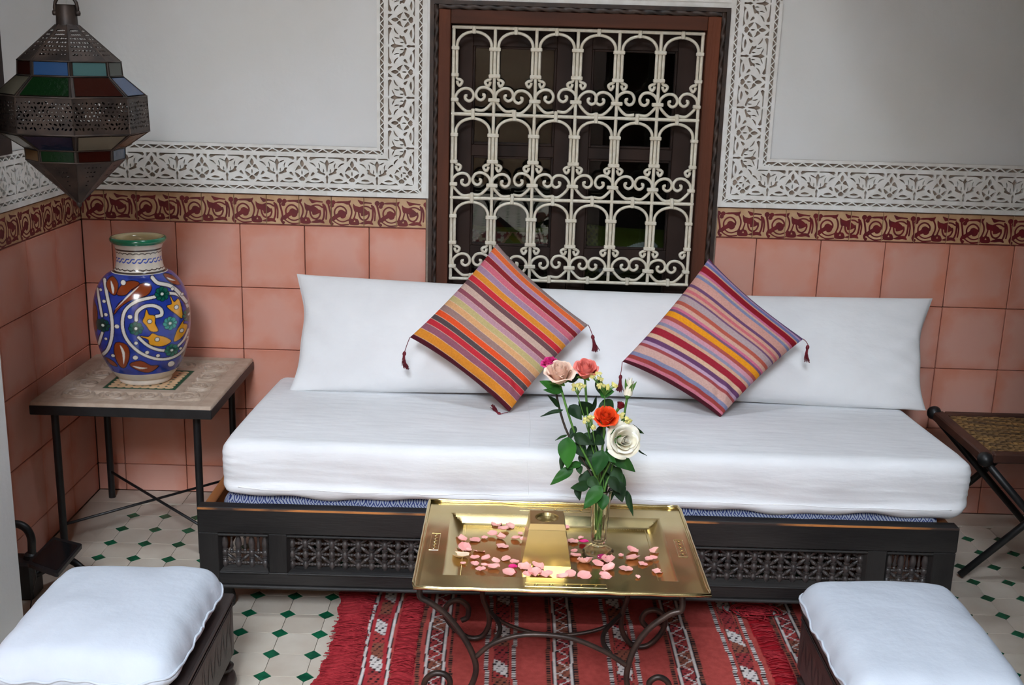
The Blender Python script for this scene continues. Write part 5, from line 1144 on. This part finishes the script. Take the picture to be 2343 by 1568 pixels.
# leaves: base pixel, tip pixel, half width, depth, owner, shade, roll
LF = [((1300, 1000), (1297, 1073), .0215, -.03, R1, 0, .3), ((1283, 893), (1235, 872), .0115, 0, R1, 0, .2), ((1288, 895), (1244, 893), .008, -.003, R1, 0, -.2), ((1281, 932), (1253, 904), .0065, 0, R1, 1, .5), ((1289, 938), (1237, 950), .0055, 0, R1, 1, .6),
      ((1296, 872), (1330, 856), .0100, .02, R1, 1, .4), ((1303, 928), (1332, 960), .0145, .0, R2, 1, -.3), ((1350, 945), (1325, 920), .0165, .02, R2, 1, .1), ((1353, 944), (1366, 908), .006, .015, R2, 1, .5), ((1380, 915), (1400, 950), .0185, .02, R3, 1, .2),
      ((1366, 868), (1383, 911), .010, .02, R5, 1, .3), ((1372, 898), (1404, 896), .0145, .01, R5, 0, -.2), ((1313, 995), (1357, 1018), .0135, -.01, R2, 1, .2), ((1378, 1000), (1362, 1018), .0135, -.02, R3, 1, -.3), ((1372, 975), (1380, 1010), .011, .0, R3, 1, -.2),
      ((1379, 1030), (1364, 1088), .0185, -.04, R3, 0, .1), ((1385, 1033), (1408, 1060), .0105, -.03, R4, 0, .3), ((1388, 1020), (1453, 1082), .0200, -.015, R4, 0, .3), ((1440, 972), (1472, 994), .0080, .02, R4, 1, .6), ((1312, 1070), (1258, 1108), .0125, -.02, R1, 0, .3),
      ((1292, 1035), (1283, 1078), .0085, .02, R6, 1, .4), ((1330, 1060), (1296, 1072), .0090, -.01, R1, 0, .4), ((1325, 1065), (1328, 1086), .008, -.01, R6, 1, .2), ((1350, 1108), (1306, 1118), .0125, -.01, R6, 1, -.3), ((1322, 1110), (1326, 1146), .010, -.005, R6, 1, .5),
      ((1377, 1112), (1335, 1165), .0165, -.04, R2, 0, .2), ((1378, 1130), (1380, 1168), .0150, -.035, R5, 0, -.2), ((1396, 1090), (1420, 1130), .0130, -.02, R4, 1, .3), ((1412, 1100), (1424, 1150), .016, .0, R4, 1, .1), ((1434, 1122), (1448, 1182), .0080, -.01, R4, 1, .4),
      ((1402, 1115), (1394, 1150), .0085, .01, R5, 1, .3), ((1345, 1075), (1352, 1120), .016, .02, R6, 1, .2), ((1390, 1060), (1402, 1110), .017, .02, R5, 1, 0), ((1365, 1080), (1388, 1130), .017, .025, R3, 1, .2), ((1335, 1030), (1352, 1075), .018, .02, R7, 1, .2), ((1400, 1070), (1425, 1105), .0155, .01, R7, 1, .1), ((1345, 1045), (1362, 1075), .012, .0, R7, 1, -.1), ((1298, 995), (1270, 1008), .004, 0, R6, 1, .7), ((1455, 1025), (1478, 1045), .003, .02, R4, 1, .8), ((1405, 980), (1388, 1000), .006, -.02, R3, 0, .4), ((1355, 1115), (1372, 1140), .013, .0, R7, 1, .1), ((1384, 1095), (1366, 1125), .014, .01, R1, 1, .2), ((1318, 1010), (1342, 1050), .015, .0, R7, 1, .3), ((1366, 1020), (1340, 1045), .014, .01, R1, 1, -.2), ((1395, 1040), (1380, 1075), .013, .005, R4, 1, .2), ((1350, 990), (1330, 1025), .012, .0, R2, 1, .3), ((1345, 1095), (1372, 1115), .013, -.01, R3, 1, .1), ((1410, 1085), (1432, 1112), .013, .01, R4, 1, .2), ((1330, 1085), (1345, 1118), .012, .0, R6, 1, .0), ((1362, 985), (1356, 1020), .010, .01, R2, 1, .4), ((1316, 975), (1305, 1005), .008, .0, R1, 1, .2), ((1380, 1045), (1395, 1085), .012, .0, R3, 1, -.3)]
for (a, b, wd, dyy, own, dk, rl) in LF:
    leaf(own[0], bloom_point(a[0], a[1], dyy+.01), bloom_point(b[0], b[1], dyy-.006), wd, M['leafdk'] if dk else M['leaf'], sag=random.uniform(.0, .2), roll=rl)
# statice sprigs
q = MB()
for k in range(7):
    a = k*2.4; r = .0035*math.sqrt(k/7); q.lathe([(.0004, -.004), (.0016, 0), (.0024, .002), (.0012, .0026)], 6, org=(r*math.cos(a), r*math.sin(a), .001*math.cos(k)))
me_fl = mesh('floret', q.v, q.f)
def statice(label, pts, foot, dy):
    o = thing('statice_sprig', label, 'flower', (GVX, GVY, TZf+.03), 'statice sprigs in the glass vase')
    f0 = bloom_point(*foot, dy)
    MB().tube(cat([f0, (f0+VR)/2+np.array([0, .004, .01]), VR+np.array([random.uniform(-.01, .01), .006, 0]), (GVX+random.uniform(-.006, .006), GVY, TZf+.04)], 6), .0013, 6).build('stem', M['stem'], o, True)
    for (x, y) in pts:
        c = bloom_point(x, y, dy+random.uniform(-.006, .006)); MB().tube([f0, f0*.4+c*.6+np.array([0, 0, .002]), c], .0008, 5).build('twig', M['stem'], o, True)
        obj('floret', me_fl, M['statice'], o, c, (random.uniform(-.9, .2), random.uniform(-.5, .5), random.uniform(0, 6)))
def cl(x, y, n, sx, sy): return [(x+random.uniform(-sx, sx), y+random.uniform(-sy, sy)) for _ in range(n)]
statice('pale yellow statice sprig beside the coral rose', cl(1366, 862, 9, 15, 9)+cl(1383, 884, 8, 14, 5)+cl(1405, 884, 4, 5, 6), (1384, 905), -.005)
statice('pale yellow statice sprig between the peach and coral roses', cl(1324, 886, 11, 14, 6), (1322, 905), -.005)
statice('pale yellow statice sprig just left of the orange rose', cl(1346, 960, 10, 14, 6)+cl(1358, 976, 4, 5, 8), (1356, 985), -.02)
statice('pale yellow statice sprig between the orange rose and the rosebud', cl(1420, 952, 6, 7, 5)+cl(1436, 962, 7, 9, 5), (1422, 972), .0)

# ------------------------------------------------------------------ rug
RX0, RX1, RY0, RY1 = .905, 2.33, -1.72, -.60
NX, NY = 430, 300
gx = np.linspace(RX0, RX1, NX+1); gy = np.linspace(RY0, RY1, NY+1); X, Y = np.meshgrid(gx, gy, indexing='ij'); S = X-RX0
wob = .006*np.sin(Y*7+1)*np.clip(1-S/.5, 0, 1)+.003*np.sin(Y*13+S*5)
def rugcol(S, Y):
    RED, DRK, CORAL, WH, BLK, BRN = (172, 54, 60), (150, 38, 48), (174, 76, 70), (212, 204, 200), (44, 34, 38), (140, 84, 68)
    c = np.tile(lin(CORAL), S.shape+(1,)); u = S; ky = np.floor(Y/.0052).astype(int); kx = np.floor(u/.0056).astype(int)
    def put(mk, col): c[mk] = lin(col)
    def chk(a, b, c1, c2): mk = (u >= a) & (u < b); put(mk & ((ky % 2) == 0), c1); put(mk & ((ky % 2) == 1), c2)
    def line(a): put(np.abs(u-a) < .0052, BLK); put(np.abs(u-a) < .0032, WH)
    def weave(a, b, kind):
        mk = (u >= a) & (u < b); i = np.floor((u-a)/.0056).astype(int); n_ = max(1, int(round((b-a)/.0056)))
        alt = ((i+ky) % 3 == 0); ph_ = ((ky // 14)+int(a*97)) % 3; base = np.where(ph_ == 0, 0, np.where(ph_ == 1, 1, 2))
        for v_, cc in ((0, BRN), (1, (166, 66, 64)), (2, (150, 58, 60))): put(mk & (base == v_), cc)
        put(mk & alt & (ky % 2 == 0), BLK)
        if kind == 'zig':
            t = np.abs(((ky % (2*n_-2))-(n_-1))); put(mk & (np.abs(i-t) <= .6), WH)
        elif kind == 'block':
            pp = (ky+i) % 34; put(mk & (pp < 11) & ~(alt & (ky % 2 == 0)), WH)
    put(u < .155, RED)
    line(.100); weave(.115, .145, 'block'); line(.160); put((u > .170) & (u < .225), RED); chk(.226, .236, BRN, BLK); line(.252); weave(.257, .290, 'zig'); line(.294); chk(.306, .315, BLK, BRN)
    bx = .335
    seq = 0
    while bx < 1.45:
        put((u >= bx) & (u < bx+.055), (180, 80, 74) if seq % 2 else CORAL); chk(bx+.058, bx+.068, WH if seq % 2 == 0 else BRN, BLK)
        if seq % 2 == 0: chk(bx+.076, bx+.079, BLK, BRN); weave(bx+.080, bx+.113, 'block'); chk(bx+.114, bx+.117, BLK, BRN)
        else: line(bx+.078); weave(bx+.083, bx+.115, 'zig'); line(bx+.119)
        chk(bx+.124, bx+.134, WH if seq % 2 == 0 else BRN, BLK)
        if seq in (5,): put((u >= bx) & (u < bx+.055), (160, 30, 40))
        bx += .148; seq += 1
    return c
col = rugcol(S+wob, Y); shag = ((S < .095) | ((S > .170) & (S < .222)) | ((S > 1.075) & (S < 1.13))).astype(float)
Zr = .003+.0012*np.sin(Y*31+S*12)*.6+.0007*waves(X*8, Y*8, 8, 3, 11)+shag*.004*np.abs(np.sin(Y*180+np.sin(S*60)*2))+.004*np.exp(-((S-.04)/.03)**2)*(1+np.sin(Y*22))
col = col*(1-.18*(shag*np.abs(np.sin(Y*230+S*40)))[..., None])
Xr = X-.012*np.sin(Y*9+.6)*np.clip(1-S/.12, 0, 1)-.004*np.sin(Y*70)*np.clip(1-S/.02, 0, 1)
rug = thing('kilim_rug', 'red flatwoven striped rug with white zigzags under the brass tray', 'rug', ((RX0+RX1)/2, (RY0+RY1)/2, 0))
w_o = obj('woven_field', gridmesh('woven_field', np.stack([Xr, Y, Zr], -1), col, smooth=True), M['rug'], rug)
g = np.random.default_rng(5); m = MB()
for k in range(420):       # loose threads lying over the shaggy bands
    s_, L_ = ((g.uniform(0, .03), .07), (.168, .055), (1.075, .055))[0 if k < 240 else (1 if k < 330 else 2)]; yy = g.uniform(-1.25, -.66); x0 = RX0+s_
    m.tube([(x0+L_*t, yy+.006*math.sin(t*5+k)+g.normal(0, .0015), .0085+.004*math.sin(t*math.pi)) for t in np.linspace(0, 1, 5)], .0012, 4)
t_ = m.build('loose_threads', M['redwool'], rug, True); t_['kind'] = 'stuff'
m = MB(); c0 = hit(1752, 1405, 'z', .01)
for k in range(60):
    a0 = g.uniform(0, 6.28); r = g.uniform(.008, .03); ox, oy = g.normal(0, .016), g.normal(0, .012)
    m.tube([(c0[0]-.03+ox+r*1.5*math.cos(a0+t), c0[1]+oy+r*.8*math.sin(a0+t*1.1), .010+.012*abs(math.sin(t+k))) for t in np.linspace(0, g.uniform(1.5, 4), 9)], .0016, 5)
t_ = m.build('tangled_fringe', M['redwool'], rug, True); t_['kind'] = 'stuff'

# ------------------------------------------------------------------ stools
def stool(label, clabel, x0, x1, y0, y1, zt, cush, side, seed):
    o = thing('low_stool', label, 'stool', ((x0+x1)/2, (y0+y1)/2, 0), 'low carved stools'); w_ = .022; zb = .085; sr = []
    for (a, b, c, d, nm) in ((x0, x1, y1-w_, y1, 'back_rail'), (x0, x1, y0, y0+w_, 'front_rail'), (x0, x0+w_, y0+w_, y1-w_, 'side_rail'), (x1-w_, x1, y0+w_, y1-w_, 'side_rail')):
        p_ = part_box(nm, (a, c, zb), (b, d, zt-.01), M['stoolwood'], o, .002); sr += [p_] if nm == 'side_rail' else []
    part_box('top_frame', (x0-.004, y0-.004, zt-.012), (x1+.004, y1+.004, zt), M['stoolwood'], o, .003)
    for x in (x0+.022, x1-.022):
        for y in (y0+.022, y1-.022): MB().lathe([(.012, 0), (.025, .008), (.031, .026), (.027, .044), (.019, .052), (.024, .058), (.025, .064), (.018, .070), (.018, zb+.005)], 18, org=(x, y, 0)).build('ball_foot', M['stoolwood'], o, True, 50)
    for x, sg in ((x0, -1), (x1, 1)):      # incised zigzag carving and grooves
        nn = 7; L_ = (y1-y0-.04)/nn
        for k in range(nn):
            ya = y0+.02+L_*k
            for (p, q_) in (((ya, zb+.025), (ya+L_*.5, zt-.045)), ((ya+L_*.62, zt-.045), (ya+L_*.9, zb+.03))):
                d = np.array([0, q_[0]-p[0], q_[1]-p[1]]); d /= np.linalg.norm(d); nrm_ = np.array([0, -d[2], d[1]])*.0035
                a3 = np.array([x+sg*.0006, p[0], p[1]]); b3 = np.array([x+sg*.0006, q_[0], q_[1]]); m = MB(); v = [a3, a3*.5+b3*.5+nrm_, b3, a3*.5+b3*.5-nrm_]; m.add(v, [(0, 1, 2, 3) if sg > 0 else (3, 2, 1, 0)]); m.build('carved_notch', M['ironblk'], sr[0 if sg < 0 else 1])
        for z in (zt-.022, zt-.028): part_box('side_bead', (min(x, x+sg*.0025), y0, z), (max(x, x+sg*.0025), y1, z+.003), M['stoolwood'], o, .001)
    # cushion
    (cx0, cx1, cy0, cy1, z0, z1) = cush
    def fn(Q):
        Q = Q.copy(); u = (Q[:, 0]-cx0)/(cx1-cx0)*2-1; v = (Q[:, 1]-cy0)/(cy1-cy0)*2-1; t = np.clip((Q[:, 2]-z0)/(z1-z0), 0, 1)
        Q[:, 2] += t*(.012*(1-u*u)*(1-v*v)-.022*(np.abs(u)**4*.6+np.abs(v)**4*.6)+.004*waves(u*1.3, v*1.3, 8, 2.2, seed))
        e = np.exp(-((t-.42)/.16)**2); Q[:, 0] += np.sign(u)*np.abs(u)**6*e*(.005+.0012*np.sin(v*9+seed)); Q[:, 1] += np.sign(v)*np.abs(v)**6*e*(.005+.0012*np.sin(u*9+seed))
        cn = (np.abs(u)*np.abs(v))**6; Q[:, 0] -= np.sign(u)*cn*.004; Q[:, 1] -= np.sign(v)*cn*.004; Q[:, 2] += (1-t)*cn*.012
        Q[:, 0] += .0012*np.sin(v*17+seed)*np.abs(u)**8; Q[:, 1] += .0012*np.sin(u*15+seed)*np.abs(v)**8
        # drag folds running up from the edge
        Q[:, 2] += t*.0012*np.sin(u*13+seed+2*np.sin(v*3))*np.exp(-((v+.75)/.3)**2)
        return Q
    ct = thing('seat_cushion', clabel, 'cushion', ((cx0+cx1)/2, (cy0+cy1)/2, z0), 'white stool cushions')
    me, _ = rbox((cx0, cy0, z0), (cx1, cy1, z1), (.040, .040, (z1-z0)*.49), .008, fn); cv_ = obj('cover', me, M['cloth3'], ct)
    bt2 = bvh_of(me); pts = []; ccx, ccy = (cx0+cx1)/2, (cy0+cy1)/2
    for k in range(150):
        a = 2*math.pi*k/150; zz_ = z0+(z1-z0)*.42+.0035*math.sin(k*.35)+.002*math.sin(k*1.1); d3 = Vector((math.cos(a), math.sin(a), 0)); h_ = bt2.ray_cast(Vector((ccx, ccy, zz_))+d3*.6, -d3)
        if h_[0] is not None: pts.append(tuple(h_[0]+d3*.0006))
    P_ = np.array(pts); MB().tube(P_, .0028, 6, closed=True).build('piping', M['cloth3'], cv_, True)
    return o, ct
stool('dark carved stool standing by the white pillar', 'white cushion on the stool beside the pillar', .375, .727, -1.545, -1.150, .232, (.362, .718, -1.585, -1.165, .232, .322), 1, 2)
for o_ in stool('dark carved stool standing on the end of the rug', 'white cushion on the stool at the end of the rug', 2.008, 2.355, -1.56, -1.155, .232, (1.992, 2.335, -1.60, -1.150, .232, .320), -1, 6): o_.location.z += .006      # it stands on the rug

# ------------------------------------------------------------------ folding table with woven top
fx, fxr, fyf, fyb, fz = 2.632, 3.02, -.548, -.165, .402
ft = thing('folding_table', 'folding table with woven cane top in the shade beyond the daybed', 'table', ((fx+fxr)/2, (fyf+fyb)/2, 0))
for (a, b, c, d) in ((fx, fx+.035, fyf, fyb), (fxr-.035, fxr, fyf, fyb), (fx+.035, fxr-.035, fyf, fyf+.030), (fx+.035, fxr-.035, fyb-.030, fyb)): part_box('top_rail', (a, c, fz-.028), (b, d, fz), M['tabwood'], ft, .004)
cane = mat('woven_cane', (172, 134, 78), .7, (92, 70, 48), 60, stretch=(.25, 1, 1), bump=.4, bscale=60)
nx_, ny_ = 26, 26; cwx, cwy = (fxr-fx-.07)/nx_, (fyb-fyf-.06)/ny_; wv = MB()
for i in range(nx_):
    x = fx+.035+cwx*(i+.5); P_ = [(x, fyf+.03+cwy*(j+.5), fz-.006+(.0016 if ((i+j)//2) % 2 else -.0016)) for j in range(ny_)]
    for (p, q_) in zip(P_[:-1], P_[1:]): wv.add([(p[0]-cwx*.44, p[1], p[2]), (p[0]+cwx*.44, p[1], p[2]), (q_[0]+cwx*.44, q_[1], q_[2]), (q_[0]-cwx*.44, q_[1], q_[2])], [(0, 1, 2, 3)])
for j in range(ny_):
    y = fyf+.03+cwy*(j+.5); P_ = [(fx+.035+cwx*(i+.5), y, fz-.006+(-.0016 if ((i+j)//2) % 2 else .0016)) for i in range(nx_)]
    for (p, q_) in zip(P_[:-1], P_[1:]): wv.add([(p[0], p[1]-cwy*.44, p[2]), (q_[0], q_[1]-cwy*.44, q_[2]), (q_[0], q_[1]+cwy*.44, q_[2]), (p[0], p[1]+cwy*.44, p[2])], [(0, 1, 2, 3)])
wv.build('cane_weave', cane, ft)['kind'] = 'stuff'
part_box('cane_backing', (fx+.03, fyf+.025, fz-.016), (fxr-.03, fyb-.025, fz-.012), M['tabwood'], ft)
for y in (fyf+.012, fyb-.012):
    MB().tube([(fx+.012, y, fz-.02), (fxr-.02, y+.02, .008)], .0105, 10).build('leg', M['ironblk'], ft, True); MB().tube([(fx+.012, y+.05, .0105), (fxr-.02, y+.03, fz-.02)], .0105, 10).build('leg', M['ironblk'], ft, True)
MB().lathe([(.001, -.022), (.016, -.016), (.022, 0), (.016, .016), (.001, .022)], 16, 'y', (fx+.008, fyf-.004, fz-.014)).build('end_knob', M['ironblk'], ft, True)
MB().lathe([(.001, -.022), (.016, -.016), (.022, 0), (.016, .016), (.001, .022)], 16, 'y', (fx+.008, fyb+.004, fz-.008)).build('end_knob', M['ironblk'], ft, True)

# ------------------------------------------------------------------ iron stand, tablet, cable
ist = thing('iron_stand', 'black iron stand with a bent tube half hidden by the pillar', 'stand', (.06, -.73, 0))
iy = -.735
P_ = [hit(p[0], p[1], 'y', iy) for p in ((10, 1202), (40, 1200), (60, 1210), (71, 1230), (73, 1258), (73, 1275))]; MB().tube(cat(P_, 6), .0105, 12).build('bent_tube', M['ironblk'], ist, True)
bx_ = hit(70, 1270, 'y', iy); MB().lathe([(.018, 0), (.019, .006), (.017, .010), (.017, .014), (.010, .020)], 16, org=(bx_[0], iy, bx_[2]-.012)).build('socket', M['ironblk'], ist, True, 40)
part_box('base_block', (bx_[0]-.055, iy-.04, 0), (bx_[0]+.016, iy+.03, bx_[2]-.008), M['ironblk'], ist, .006)
e0, e1, e2 = hit(150, 1284, 'z', .062), hit(182, 1296, 'z', .050), hit(215, 1330, 'z', .010)
MB().tube(cat([np.array([bx_[0]+.01, iy-.01, .06]), e0, e1, e2], 6), .0095, 10).build('foot_arm', M['ironblk'], ist, True)
tc_ = [hit(*p, 'z', .150) for p in ((121, 1227), (189, 1245), (131, 1314), (61, 1289))]; tc_[0][2] = .148; tc_[3][2] = .150
tb = thing('tablet', 'black tablet lying face up on the iron stand', 'tablet', (tc_[0]+tc_[2])/2)
c0, c1, c2, c3 = tc_; n_ = np.cross(c1-c0, c3-c0); n_ /= np.linalg.norm(n_); n_ = n_ if n_[2] > 0 else -n_
def slab(s, z0, z1):
    c = (c0+c1+c2+c3)/4; q_ = [c+(p-c)*s for p in (c0, c1, c2, c3)]; out = []
    for i in range(4):
        a, b, d = q_[i], q_[(i-1) % 4], q_[(i+1) % 4]; out += [a+(b-a)/np.linalg.norm(b-a)*.007, a+((b-a)/np.linalg.norm(b-a)+(d-a)/np.linalg.norm(d-a))*.002, a+(d-a)/np.linalg.norm(d-a)*.007]
    k = len(out); v = [p+n_*z0 for p in out]+[p+n_*z1 for p in out]; f = [tuple(range(k)), tuple(range(2*k-1, k-1, -1))]+[(i, i+k, (i+1) % k+k, (i+1) % k) for i in range(k)]; return MB().add(v, f)
slab(1, -.010, 0).build('case', M['blackplastic'], tb); slab(.84, 0, .0006).build('screen', M['screen'], tb)
cb = (c2+c3)/2*.5+c3*.5
q_ = [cb, hit(82, 1322, 'z', .10), hit(76, 1350, 'z', .05), hit(70, 1390, 'z', .004), hit(66, 1440, 'z', .003), hit(62, 1500, 'z', .003)]
tag(MB().tube(cat(q_, 6), .0016, 6).build('charging_cable', M['blackplastic'], None, True), 'thin black cable hanging from the tablet to the floor', 'cable')

# ------------------------------------------------------------------ cushions of the room behind the window
def inner(name, label, quad, y, fn):
    c = [hit(p[0], p[1], 'y', y) for p in quad]; F, B, U, V = pillow(c[3], c[2], c[1], c[0], .05, 120, 70, (.02, .03), .45, 3, None); cols = fn(U, V); o = tag(pillow_obj(name, F, B, M['attr'], cols), label, 'cushion')
def pat1(U, V):
    c = np.tile(lin((92, 104, 30)), U.shape+(1,)); d = np.abs(U-.5)*2+np.abs(V-.35)*.9
    mk = d > .55; c[mk] = lin((150, 84, 80)); gx_, gy_ = (U*9) % 1, (V*7) % 1; c[mk & ((np.abs(gx_-.5) < .14) | (np.abs(gy_-.5) < .14)) & (np.hypot(gx_-.5, gy_-.5) < .42)] = lin((220, 200, 180)); c[np.abs(d-.55) < .03] = lin((196, 150, 120)); c[V > .93] = lin((120, 128, 60)); return c
def pat2(U, V):
    c = np.tile(lin((92, 104, 34)), U.shape+(1,)); a = (U-.42)*math.cos(.6)+(V-.5)*.7*math.sin(.6); b = -(U-.42)*math.sin(.6)+(V-.5)*.7*math.cos(.6); c[(a/.34)**2+(b/.13)**2 < 1] = lin((220, 222, 222)); a = (U-.9)*math.cos(.6)+(V-.15)*.7*math.sin(.6); b = -(U-.9)*math.sin(.6)+(V-.15)*.7*math.cos(.6); c[(a/.3)**2+(b/.1)**2 < 1] = lin((190, 194, 200)); mk = U < .12; c[mk] = lin((150, 156, 90)); c[mk & (np.sin(U*120)*np.sin(V*60) > .2)] = lin((70, 80, 40)); return c
inner('patchwork_cushion', 'green and pink patchwork cushion behind the left casement glass', ((1062, 514), (1285, 520), (1285, 640), (1062, 632)), .33, pat1)
inner('leaf_cushion', 'green cushion with a white leaf shape behind the right casement glass', ((1335, 512), (1570, 526), (1570, 660), (1335, 650)), .33, pat2)
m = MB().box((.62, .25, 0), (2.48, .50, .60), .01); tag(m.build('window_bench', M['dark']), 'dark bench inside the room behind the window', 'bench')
